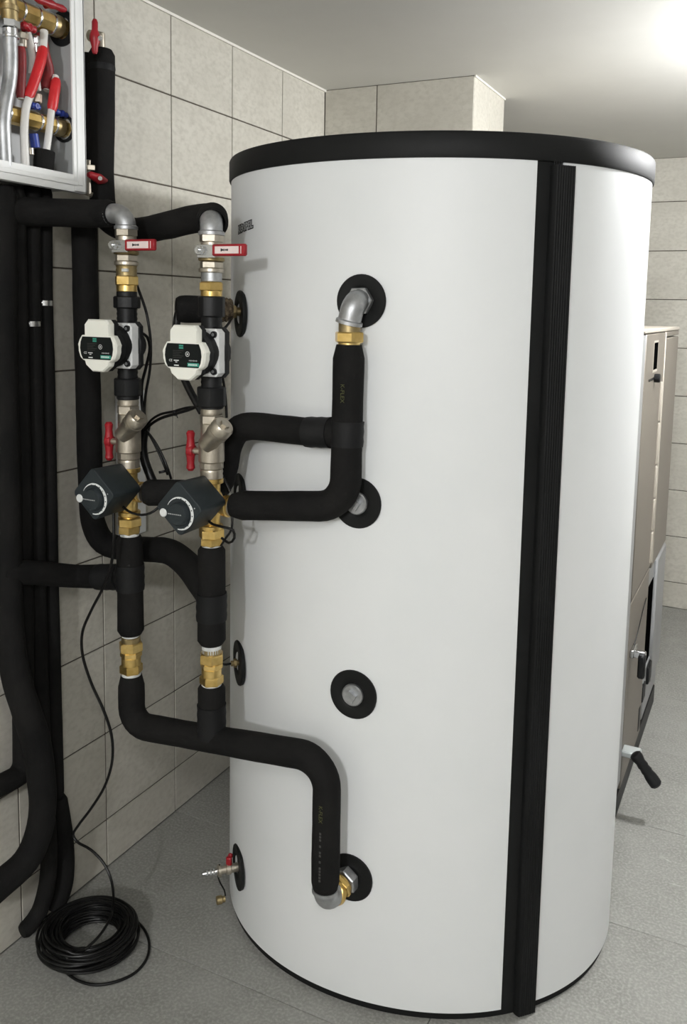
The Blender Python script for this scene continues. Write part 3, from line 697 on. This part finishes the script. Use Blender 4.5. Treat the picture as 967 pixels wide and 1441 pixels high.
# ------------------------------------------------------------------ pipes on the left wall
pth = fillet([X(118, 292, .055), X(129, 742, .055), ], .1, .02)
pw = smooth_path([X(118, 290, .052), X(120, 400, .052), X(124, 540, .052), X(128, 690, .052), X(132, 738, .055), X(146, 763, .075), X(172, 772, .12), Y(205, 773, 1.915), Y(240, 777, 1.89), Y(266, 797, 1.865), Y(284, 822, 1.825), V((XB, YP, zB(842)))], .015)
foam_pipe('insulated_pipe', pw, RP, 'thick black insulated pipe running down the tiles and curving behind both columns', seed=11)
# cluster at the left edge
big = smooth_path([X(2, 262, .052), X(3, 400, .055), X(5, 560, .058), X(9, 700, .062), X(11, 800, .068), X(13, 880, .085), X(22, 950, .115), X(38, 1003, .135), X(51, 1045, .14), X(58, 1095, .14), X(60, 1138, .138), X(52, 1180, .13), X(36, 1212, .12), X(0, 1245, .11), X(-45, 1285, .10)], .02)
foam_pipe('insulated_pipe', big, RP+.001, 'leftmost thick black pipe, swinging across the thinner wall pipes low down', seed=12)
v1 = fillet([X(19, 262, .045), X(29, 700, .045), X(32, 900, .045), X(34, 1088, .048), X(-45, 1128, .055)], [2, 2, .035], .012)
foam_pipe('insulated_pipe', v1, .030, 'black wall pipe second from the left, turning away at knee height', seed=13)
v2 = smooth_path([X(44, 262, .04), X(45, 400, .04), X(49, 600, .04), X(52, 760, .04), X(56, 950, .04), X(62, 1100, .045), X(69, 1200, .055), X(66, 1245, .055), X(55, 1283, .05), X(40, 1304, .042), X(31, 1311, .038)], .015)
t = foam_pipe('insulated_pipe', v2, .0245, 'thinner black wall pipe with a steel clip, its tail bending to the floor', seed=14)
v3 = smooth_path([X(62, 262, .04), X(63, 400, .04), X(67, 560, .04), X(70, 720, .04), X(74, 900, .04), X(77, 1010, .04), X(80, 1124, .04)], .02)
t3 = foam_pipe('insulated_pipe', v3, .0215, 'rightmost thin black wall pipe with a steel clip near its top', seed=15)
v4 = smooth_path([X(81, 1122, .045), X(86, 1150, .047), X(91, 1185, .05), X(92, 1222, .052), X(88, 1252, .052), X(76, 1282, .05)], .012)
foam_pipe('insulated_pipe', v4, .027, 'short fat foam pipe hanging below the low steel clip', seed=16)
for px, py, r_, lab in ((44, 455, .023, 'steel pipe clip on the thinner wall pipe'), (62, 426, .021, 'steel pipe clip on the rightmost wall pipe'), (80, 1126, .017, 'small steel clip low on the rightmost wall pipe')):
    c = X(px, py, .04); tt = thing('pipe_clip', lab, 'clip', c-V((0, 0, .012)), 'steel pipe clips')
    part('band', MB().lathe(c-Z*.009, Z, [(r_+.0015, 0), (r_+.0035, .001), (r_+.0035, .015), (r_+.0015, .016)], 26), M['chrome'], tt)
    part('clip_screw', MB().cyl(c+V((r_*.2, -r_-.008, 0)), c+V((r_*.7, -r_+.002, 0)), .005, n=12), M['chrome'], tt)

# ------------------------------------------------------------------ manifold box high on the left wall
BX = .12; y1b = 1.862; zb0 = 2.172; zb1 = 2.78; yb0 = 1.02
box = thing('manifold_cabinet', 'open white metal manifold cabinet high on the left wall', 'cabinet', (0, 1.45, zb0))
part('back_panel', MB().box((.001, yb0+.02, zb0+.02), (.006, y1b-.02, zb1-.02)), M['sheet'], box)
part('side_panel', MB().box((.001, y1b-.026, zb0+.012), (BX-.004, y1b-.020, zb1-.01)), M['sheet'], box)
part('side_panel', MB().box((.001, yb0+.020, zb0+.012), (BX-.004, yb0+.026, zb1-.01)), M['sheet'], box)
part('bottom_panel', MB().box((.001, yb0+.02, zb0+.008), (BX-.004, y1b-.02, zb0+.013)), M['sheet'], box)
part('top_panel', MB().box((.001, yb0+.02, zb1-.013), (BX-.004, y1b-.02, zb1-.008)), M['sheet'], box)
fwid = .047
for (a, b) in (((y1b-fwid, zb0), (y1b, zb1)), ((yb0, zb0), (yb0+fwid, zb1))):
    part('frame_stile', MB().box((BX-.006, a[0], a[1]), (BX, b[0], b[1]), .001), M['frame_white'], box)
for z_ in (zb0, zb1-fwid):
    part('frame_rail', MB().box((BX-.006, yb0+fwid-.002, z_), (BX-.0005, y1b-fwid+.002, z_+fwid), .001), M['frame_white'], box)
mb = MB().box((BX, y1b-fwid+.012, zb0+.02), (BX+.003, y1b-.017, zb1-.02), .001).box((BX, yb0+.03, zb0+.018), (BX+.003, y1b-fwid+.012, zb0+.030), .001)
part('frame_ridge', mb, M['frame_white'], box)
mb = MB()
for z_ in (zb0, zb1-.004): mb.box((BX-.022, yb0, z_), (BX, y1b, z_+.004))
mb.box((BX-.022, y1b-.004, zb0), (BX, y1b, zb1))
part('frame_return', mb, M['frame_white'], box)
XM = .070; zu = at(88, 42, y=1.84).z; zu = X(90, 41, XM).z; zl_ = X(97, 183, XM).z
for k, (zz, r_) in enumerate(((zu, .0275), (zl_, .0235))):
    up_ = k == 0
    part('grommet', MB().lathe((XM, y1b-.027, zz), (0, -1, 0), [(.046 if up_ else .036, -.012), (.047 if up_ else .037, .004), (.030, .006), (.028, -.01)], 32), M['black'], box)
    t = thing('manifold', 'brass heating manifold bar, '+('upper one with red handles' if up_ else 'lower one with blue handles'), 'manifold', (XM, 1.5, zz-r_))
    mb = MB(); mb.cyl((XM, 1.10, zz), (XM, y1b+.015, zz), r_, n=8, bev=.002, ph=.2)
    part('bar', mb, M['brass'], t, smooth=25)
    for yy in [1.16+.052*i for i in range(13)]:
        part('segment_ring', MB().cyl((XM, yy, zz), (XM, yy+.006, zz), r_+.0022, n=24, bev=.001), M['chrome'], t)
    part('end_socket', MB().lathe((XM, y1b-.075, zz), (0, 1, 0), [(r_+.002, 0), (r_+.002, .03), (r_-.002, .034), (r_-.002, .06)], 28), M['brass_dull'], t)
t_up = [o for o in COL.objects if o.get('label', '').startswith('brass heating manifold bar, upper')][0]
t_lo = [o for o in COL.objects if o.get('label', '').startswith('brass heating manifold bar, lower')][0]
def grip(px0, py0, px1, py1, x, r_, mt, par, nm='handle'):
    a, b = X(px0, py0, x), X(px1, py1, x); mb = MB()
    mb.tube([a.lerp(b, q) for q in (0, .12, .35, .5, .65, .88, 1)], [r_*.6, r_, r_*.85, r_*1.2, r_*.85, r_, r_*.6], 14)
    mb.cyl(a.lerp(b, .5)+V((-.02, 0, 0)), a.lerp(b, .5)+V((.008, 0, 0)), r_*.9, n=14)
    return part(nm, mb, M[mt], par)
grip(50, -2, 92, 14, .105, .010, 'red', t_up); grip(31, 34, 50, 43, .107, .010, 'red', t_up); grip(20, -18, 50, -10, .10, .010, 'red', t_up)
grip(44, 147, 56, 152, .10, .008, 'blue', t_lo); grip(77, 156, 95, 163, .085, .008, 'blue', t_lo)
part('flow_cap', MB().cyl(X(47, 188, .085), X(50, 208, .085), .012, n=16, bev=.001), M['blue'], t_lo)
part('fitting', MB().hex(X(33, 46, .09), X(33, 56, .09), .012).cyl(X(33, 56, .09), X(33, 67, .09), .009, n=14, bev=.001), M['nickel'], t_up)
part('fitting', MB().hex(X(53, 132, .085), X(53, 145, .085), .011), M['nickel'], t_lo)
part('fitting', MB().cyl(X(42, 208, .08), X(43, 218, .08), .010, n=14, bev=.001), M['nickel'], t_lo)
part('fitting', MB().hex(X(50, 50, .08), X(51, 62, .08), .009).cyl(X(51, 62, .08), X(52, 74, .08), .007, n=14, bev=.001), M['chrome'], t_up)
t = thing('connector_hose', 'silvery steel hose bending down from the brass elbow at the left edge', 'hose', X(8, 232, .105))
part('hose', MB().tube(smooth_path([X(14, 46, .105), X(15, 80, .105), X(14, 110, .105), X(8, 145, .105), X(5, 170, .105), X(6, 200, .105), X(8, 236, .102)], .01), .0175, 22), M['galv'], t)
part('hose_nut', MB().hex(X(14, 29, .105), X(14, 40, .105), .024).cyl(X(14, 40, .105), X(15, 52, .105), .0185, n=20, bev=.001), M['chrome'], t)
part('crimp_ring', MB().cyl(X(14.6, 50, .105), X(14.8, 54, .105), .0215, n=24, bev=.001), M['chrome'], t)
part('brass_elbow', MB().tube(smooth_path([X(14, 30, .105), X(13, 14, .105), X(9, -4, .105), X(-10, -14, .105)], .008), .0205, 22).cyl(X(13, 8, .105), X(13, 16, .105), .0225, n=24, bev=.001), M['brass_dull'], t)
def pex(pts, r_, label, x, mt='pex', sl=None, slr=.0015, slm='red_bright', bot=None):
    P_ = smooth_path([X(a, b, x+(c if c else 0)) for a, b, c in pts], .01); t = thing('pex_pipe', label, 'pipe', P_[-1], 'white plastic pipes in the cabinet')
    part('pipe', MB().tube(P_, r_, 16), M[mt], t)
    if sl:
        Q = smooth_path([X(a, b, x+(c if c else 0)) for a, b, c in sl], .01); part('red_sleeve', MB().tube(Q, r_+slr, 16, rnd=.003), M[slm], t, 'red cover sleeve')
    return t
pex([(62, 44, -.02), (60, 70, -.01), (52, 105, 0), (44, 130, .0), (37, 150, 0), (34, 185, 0), (35, 215, 0), (36, 236, 0)], .0105, 'front white pipe with a bright red sleeve slanting over its upper end', .100, sl=[(61, 68, -.008), (56, 90, 0), (47, 118, 0), (39, 138, 0)], slr=.003)
t = pex([(78, 108, -.01), (76, 125, 0), (73, 150, 0), (69, 185, 0), (64, 222, 0)], .0095, 'white pipe with a ragged red sleeve going down into black foam', .095, sl=[(79, 112, -.006), (77, 128, 0), (73, 156, 0)], slr=.004)
part('foam_sleeve', MB().tube([X(63, 213, .09), X(62, 225, .09), X(61, 248, .09)], .0265, 22), M['foam'], t)
pex([(38, 44, 0), (43, 62, 0), (46, 85, 0), (45, 105, 0)], .0095, 'white pipe partly hidden behind the slanting red sleeve', .075)
pex([(29, 62, 0), (30, 90, 0), (29, 118, 0), (30, 140, 0)], .0085, 'pipe in a dark red sleeve beside the steel hose', .088, sl=[(29, 66, 0), (30, 90, 0), (29, 118, 0), (29, 138, 0)], slr=.004, slm='red_dark')
pex([(58, 46, 0), (63, 75, 0), (70, 105, 0), (66, 128, 0)], .0095, 'pipe in a dark red sleeve slanting behind the bright sleeves', .070, sl=[(57, 46, 0), (62, 75, 0), (68, 100, 0), (64, 125, 0)], slr=.0055, slm='red_dark')
pex([(51, 105, 0), (54, 128, 0)], .008, 'short bare white pipe stub above the lower manifold', .07)
# wall valves beside the cabinet
for k, (px, py, lab) in enumerate(((133, 52, 'upper valve with a red butterfly handle above the insulated wall pipe'), (137, 249, 'lower valve with a red butterfly handle under the manifold cabinet corner'))):
    t = thing('wall_valve', lab, 'valve', X(px, py+18, .07))
    if k == 0:
        c = X(133, 55, .075); part('body', MB().cyl(X(142, 76, .07), X(141, 46, .07), .013, n=22, bev=.002).cyl(X(126, 50, .065), X(139, 52, .07), .016, n=22, bev=.001), M['nickel'], t)
        part('butterfly_handle', MB().tube([X(133.5, a, .105) for a in (27, 31, 42, 49, 56, 66, 72, 76)], [.005, .0085, .0085, .014, .015, .009, .0085, .005], 14), M['red'], t, 'red butterfly handle')
        part('stem', MB().cyl(X(136, 53, .10), X(141, 54, .122), .007, n=12), M['chrome'], t)
    else:
        part('body', MB().cyl(X(127, 226, .05), X(127, 275, .05), .017, n=20, bev=.002).hex(X(128, 233, .06), X(128, 241, .06), .021).cyl(X(127, 271, .06), X(131, 275, .06), .012, n=12), M['nickel'], t)
        part('butterfly_handle', MB().tube([X(a, b, .10) for a, b in ((124, 246), (127, 246), (133, 249), (140, 252), (147, 254), (150, 254))], [.006, .010, .012, .015, .009, .005], 14), M['red'], t, 'red butterfly handle')
        part('stem', MB().cyl(X(139, 250, .10), X(141, 251, .13), .006, n=12), M['chrome'], t)
t = foam_pipe('insulated_pipe', smooth_path([X(124, 76, .03), X(124, 140, .03), X(124, 180, .036), X(128, 200, .045), X(130, 214, .045), X(128, 228, .045)], .008), .024, 'short black foam bend between the cabinet side and the lower butterfly valve', seed=21)
# pale mounting plate on the tiles behind the first column
t = solid('mounting_plate', MB().box((.0005, X(161, 552, 0).y, X(160, 762, 0).z), (.010, X(201, 552, 0).y, X(160, 553, 0).z), .002), M['frame_white'], 'narrow pale mounting strip fixed to the tiles behind the nearer wall column', 'plate')

# ------------------------------------------------------------------ fittings on the tank's left side
pL, nL = rosl[0]; pL = pL+nL*.006+V((0, 0, .006))
t = thing('stub_pipe', 'capped insulated stub pipe at the top left tank port', 'pipe', pL+nL*.12-V((0, 0, .04)))
part('port_nipple', MB().cyl(pL-nL*.02, pL+nL*.035, .012, n=18).hex(pL+nL*.012, pL+nL*.024, .019), M['brass_dull'], t)
part('fibre_wrap', MB().tube([pL+nL*(.024+.005*i)+V((0, 0, .004)) for i in range(13)], [.030, .034, .032, .036, .033, .036, .034, .036, .033, .035, .033, .034, .03], 24, lump=.03), M['wrap'], t, 'bare fibrous brown wrap')
part('foam_sleeve', MB().tube([pL+nL*(.080+.008*i)+V((0, 0, .004)) for i in range(13)], RP+.001, 26, rnd=.03, lump=.012), M['foam'], t)
def cable(pts, r_, label, cat='cable', nm='cable', group=None, mt='cable', step=.012):
    return solid(nm, MB().tube(smooth_path(pts, step), r_, 10), M[mt], label, cat, group)
e_ = pL+nL*.160
cable([e_+V((0, .012, .02)), e_+V((-.01, -.005, -.01)), e_+V((-.012, -.01, -.07)), Y(248, 500, 1.86), Y(258, 530, 1.85), Y(270, 555, 1.845), Y(284, 580, 1.84)], .0105, 'thick black hose dropping from the stub pipe behind the right pump', 'hose', 'hose')
cable([Y(206, 600, 1.88), Y(201, 622, 1.88), Y(203, 645, 1.88), Y(211, 668, 1.88), Y(222, 692, 1.885)], .0125, 'thick black hose curving down behind the nearer wall mixing valve', 'hose', 'hose')
# cables round the columns
g_ = 'loose cables between the columns'
cable([Y(184, 372, 1.84), Y(188, 388, 1.85), Y(196, 410, 1.87), Y(206, 440, 1.88), Y(212, 480, 1.88), Y(211, 520, 1.88), Y(205, 555, 1.88), Y(203, 580, 1.88), Y(206, 602, 1.87)], .0038, 'long thin cable looping from the nearer wall ball valve down past the left pump', group=g_)
cable([Y(198, 468, 1.82), Y(207, 474, 1.85), Y(211, 488, 1.86), Y(206, 515, 1.87), Y(200, 540, 1.87), Y(200, 570, 1.87), Y(206, 605, 1.865)], .0042, 'mains cable leaving the back of the left pump', group=g_)
cable([Y(203, 606, 1.86), Y(214, 596, 1.86), Y(228, 588, 1.85), Y(248, 582, 1.845), Y(268, 576, 1.84), Y(286, 568, 1.83)], .0042, 'upper of the two cables running from the cable knot to the second column', group=g_)
cable([Y(203, 604, 1.87), Y(212, 592, 1.87), Y(226, 583, 1.86), Y(244, 579, 1.855), Y(262, 574, 1.85), Y(286, 572, 1.84)], .0035, 'lower of the two cables running from the cable knot to the second column', group=g_)
cable([Y(207, 606, 1.87), Y(214, 618, 1.87), Y(222, 634, 1.87), Y(230, 652, 1.87), Y(236, 668, 1.88)], .0035, 'left of two thin cables slanting down behind the second actuator', group=g_)
cable([Y(206, 606, 1.86), Y(217, 620, 1.86), Y(227, 638, 1.86), Y(235, 656, 1.86), Y(241, 674, 1.87)], .0035, 'right of two thin cables slanting down behind the second actuator', group=g_)
solid('cable_tie', MB().lathe(Y(247, 581, 1.851)-V((.004, 0, 0)), (1, 0, -.1), [(.008, 0), (.0088, .001), (.0088, .006), (.008, .007)], 14).cyl(Y(247, 581, 1.851), Y(250, 588, 1.835), .0015, n=6), M['black'], 'black cable tie round the two cables near the second column', 'cable tie')
solid('cable_tie', MB().lathe(Y(229, 662, 1.866), (.3, 0, -1), [(.011, 0), (.0118, .001), (.0118, .006), (.011, .007)], 14).cyl(Y(229, 663, 1.866), Y(224, 664, 1.85), .002, n=6), M['black'], 'black cable tie above the foam behind the second actuator', 'cable tie')
cable([pL+nL*.025+V((0, 0, -.012)), Y(322, 455, 1.90), Y(313, 467, 1.87), Y(309, 480, 1.86), Y(311, 500, 1.86)], .0036, 'sensor cable from the top left tank port to the right pump', group=g_)
cable([Y(311, 520, 1.83), Y(315, 540, 1.84), Y(318, 565, 1.84), Y(319, 588, 1.84)], .0034, 'thin cable hanging from the right pump to the branch pipe', group=g_)
cable([Y(314, 672, 1.84), Y(320, 684, 1.84), Y(324, 692, 1.84)], .0034, 'short cable end above the right mixing valve port', group=g_)
cable([Y(171, 711, 1.75), Y(180, 719, 1.745), Y(193, 724, 1.75), Y(206, 724, 1.755), Y(217, 719, 1.76), Y(226, 711, 1.775)], .0034, 'cable sagging between the two actuators', group=g_)
cable([Y(288, 728, 1.76), Y(300, 738, 1.75), Y(316, 742, 1.75), Y(328, 746, 1.755), Y(330, 757, 1.76), Y(322, 764, 1.77), Y(312, 757, 1.775)], .0034, 'cable curl below the second actuator', group=g_)
cable([Y(327, 728, 1.78), Y(326, 745, 1.775), Y(318, 757, 1.775), Y(311, 768, 1.775)], .003, 'thin cable crossing the curl beside the tank', group=g_)
# middle sensor port
p3, n3 = rosl[2]; t = thing('sensor_well', 'small brass sensor fitting on the lower left tank port', 'sensor', p3)
part('nut', MB().cyl(p3, p3+n3*.03, .008, n=14).hex(p3+n3*.012, p3+n3*.022, .013), M['brass_dull'], t)
part('lead', MB().tube(smooth_path([p3+n3*.028, p3+n3*.05, p3+n3*.075+V((0, .02, .004))], .006), .0035, 8), M['cable'], t)
# drain cock
pd, nd = rosl[3]; t = thing('drain_cock', 'small nickel drain cock with red handle low on the tank side', 'valve', pd-V((0, 0, .02)))
sd = V((nd.y, -nd.x, 0))
part('body', MB().lathe(pd, nd, [(.013, -.01), (.013, .028), (.016, .030), (.016, .042), (.011, .044), (.011, .058), (.018, .059), (.018, .067), (.012, .069), (.008, .071)], 22), M['nickel'], t)
part('hose_tail', MB().lathe(pd+nd*.068, nd, [(.009, 0)]+[(.0075 if i % 2 else .0095, .004+.005*i) for i in range(8)]+[(.006, .046)], 18), M['chrome'], t)
part('handle', MB().box(pd+nd*.034+V((-.009, -.006, .012)), pd+nd*.034+V((.009, .006, .038)), .004).box(pd+nd*.030+V((-.006, -.005, .034)), pd+nd*.030+V((.006, .005, .048)), .003), M['red'], t, 'red handle')
part('strap', MB().tube(smooth_path([pd+nd*.062+V((0, 0, .02)), pd+nd*.066+V((0, -.003, 0)), pd+nd*.060+V((-.004, 0, -.035)), pd+nd*.048+V((0, 0, -.068)), pd+nd*.045+V((0, 0, -.085))], .006), .0022, 8), M['cable'], t)
cp = pd+nd*.050+V((0, 0, -.095)); part('cap', MB().lathe(cp+nd*.022, -nd, [(.010, 0), (.0125, .002), (.0125, .016), (.009, .018), (.009, .026)], 18), M['brass_dull'], t, 'dull brass cap hanging on a strap')

# ------------------------------------------------------------------ hanging cable and its coil on the floor
cc = at(127, 1336, z=0.0); pts = []
rng = random.Random(11)
hang = [Y(160, 722, 1.72), Y(160, 760, 1.71), Y(157, 792, 1.72), Y(146, 825, 1.73), Y(128, 860, 1.74), Y(116, 890, 1.74), Y(116, 920, 1.74), Y(128, 960, 1.745), Y(146, 1000, 1.75), Y(157, 1035, 1.755), Y(158, 1070, 1.76), Y(148, 1105, 1.76), Y(128, 1138, 1.76), Y(110, 1162, 1.76), Y(103, 1175, 1.76), Y(108, 1184, 1.76), Y(128, 1196, 1.76), Y(146, 1215, 1.76), Y(157, 1240, 1.755)]
nl = 46; loops = []
for k in range(nl):
    r0 = rng.uniform(.076, .136); tz = rng.uniform(.006, .030)+.056*(k/nl); ax, ay = rng.uniform(-.010, .010), rng.uniform(-.010, .010); tl = rng.uniform(-.010, .010); ph = rng.uniform(0, 6.28)
    loops.append((r0, tz, ax, ay, tl, ph))
for k in range(nl):
    A, B = loops[k], loops[(k+1) % nl]
    for i in range(40):
        q = i/40; q2 = q*q*(3-2*q); a = 2*pi*q-1.2
        g = [A[j]+(B[j]-A[j])*q2 for j in range(6)]
        pts.append(cc+V((g[2]+g[0]*1.02*cos(a), g[3]+g[0]*sin(a), g[1]+g[4]*sin(a+A[5])+.004)))
pts = pts[::-1]
link = [at(158, 1283, z=0.099), at(150, 1302, z=0.094), at(137, 1320, z=0.091), at(120, 1336, z=0.089)]
for q_ in pts:
    q_.z = max(q_.z, .006)
allp = smooth_path(hang+link, .012)+smooth_path([link[-1]]+[pts[i] for i in range(0, len(pts), 1)][4:], .012)[1:]
tc_ = solid('coiled_cable', MB().tube(allp, .0040, 8), M['cable'], 'long thin black cable hanging from the first actuator and lying coiled on the floor', 'cable')
# loose outer loop on the floor
ol = [at(a, b, z=.006) for a, b in ((188, 1292), (203, 1308), (210, 1328), (206, 1350), (190, 1369), (165, 1381), (135, 1386), (110, 1380), (90, 1366), (72, 1350))]
cable(ol, .004, 'loose outermost turn of the cable coil lying on the floor', 'cable')

# ------------------------------------------------------------------ boiler behind the tank
FX = 1.48; yN, yM, yFf = 3.085, 3.715, 4.225
bl = thing('pellet_boiler', 'beige and grey upright boiler cabinet behind the tank at the right', 'boiler', (1.1, 3.65, 0))
def BB(nm, lo, hi, mt, bev=.002, lab=None, par=None): return part(nm, MB().box(lo, hi, bev), M[mt], par or bl, lab)
zT = 1.815
BB('carcass', (.86, yN+.02, .085), (FX-.022, yFf-.01, zT-.012), 'boiler_grey', .004)
BB('plinth', (.88, yN+.02, 0), (FX-.004, yFf-.04, .086), 'black', .002, 'dark plinth')
BB('top_cover', (.85, yN-.005, zT-.012), (FX+.003, yFf, zT+.004), 'beige_light', .004, 'light top cover')
BB('corner_post', (FX-.040, yN-.035, .12), (FX-.001, yN+.068, zT-.012), 'boiler_grey', .010, 'grey rounded corner post')
BB('upper_panel', (FX-.024, yN+.070, .822), (FX, yM-.006, zT-.014), 'beige', .004, 'beige upper side panel')
BB('lower_panel', (FX-.024, yN+.070, .088), (FX-.001, yM-.05, .812), 'beige', .004, 'beige lower side panel')
BB('rear_panel', (FX-.024, yM, .795), (FX, yFf, 1.775), 'beige', .004, 'darker beige rear side panel')
BB('rear_panel_head', (FX-.024, yM, 1.782), (FX, yFf, zT-.014), 'beige', .002)
BB('edge_trim', (FX-.006, yM-.008, .822), (FX+.004, yM+.002, zT-.014), 'beige_light', .002, 'light vertical edge trim')
for i, (za, zb) in enumerate(((1.44, 1.60), (1.26, 1.43), (1.12, 1.25), (.98, 1.11), (.84, .97))):
    BB('grip_strip', (FX-.002, yM-.085, za), (FX+.007, yM-.05, zb), 'beige_light', .002)
s0, s1 = at(924, 482, x=FX), at(921, 520, x=FX)
BB('display_slot', (FX-.002, s0.y-.055, s1.z), (FX+.001, s0.y+.055, s0.z), 'void', 0, 'narrow black display slot')
BB('display_frame', (FX-.001, s0.y-.065, s1.z-.010), (FX+.0006, s0.y+.065, s0.z+.008), 'beige_light', 0)
kb = at(921, 532, x=FX); part('round_knob', MB().cyl((FX-.001, kb.y, kb.z), (FX+.022, kb.y, kb.z), .017, n=20, bev=.003).box((FX-.001, kb.y-.16, kb.z-.004), (FX+.002, kb.y-.02, kb.z+.004)), M['black'], bl, 'small black knob')
BB('panel_joint', (FX-.020, yN+.020, .811), (FX-.004, yM-.01, .823), 'black', 0)
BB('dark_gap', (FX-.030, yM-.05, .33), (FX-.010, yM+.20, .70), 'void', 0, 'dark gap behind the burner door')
BB('gap_backing', (FX-.030, yM-.05, .70), (FX-.012, yM+.20, .795), 'boiler_grey', 0)
BB('door_frame', (FX-.03, yM+.20, .20), (FX+.004, yFf+.01, .785), 'boiler_grey', .012, 'grey rounded burner door')
BB('door_foot', (FX-.028, yM+.02, .10), (FX-.006, yFf-.02, .33), 'boiler_grey', .006)
part('door_catch', MB().box((FX-.01, yM+.10, .235), (FX+.006, yM+.20, .315), .004).box((FX-.012, yM-.02, .20), (FX, yM+.06, .27), .003), M['black'], bl, 'black catch')
BB('black_vent', (FX-.008, yM-.13, .12), (FX+.001, yM-.085, .22), 'black', .002)
# latches
lt = part('upper_latch', MB().box((FX-.001, 3.20, .588), (FX+.014, 3.29, .618), .003).box((FX+.008, 3.22, .584), (FX+.055, 3.245, .612), .004), M['chrome'], bl, 'bright steel latch')
part('latch_grip', MB().box((FX+.030, 3.195, .515), (FX+.056, 3.235, .606), .007), M['black'], lt, 'black latch grip')
part('latch_wire', MB().tube(smooth_path([V((FX+.006, 3.26, .618)), V((FX+.010, 3.32, .66)), V((FX+.006, 3.46, .69)), V((FX, 3.60, .70))], .01), .002, 8), M['black'], lt)
a0, a1 = at(879, 1054, y=3.18), at(899, 1058, y=3.14)
lv = part('lower_lever', MB().box((FX-.004, 3.14, a0.z-.014), (a1.x+.004, 3.20, a0.z+.010), .005), M['pale_steel'], bl, 'pale steel lever arm')
g0, g1 = at(893, 1060, y=3.13), at(925, 1106, y=3.13); d = (g1-g0)
part('lever_grip', MB().tube([g0+d*q for q in (0, .04, .12, .22, .26, .38, .42, .54, .58, .70, .80, .95, 1)], [.014, .022, .023, .020, .018, .0205, .018, .021, .019, .0225, .0235, .023, .017], 16), M['black'], lv, 'black ribbed lever grip')
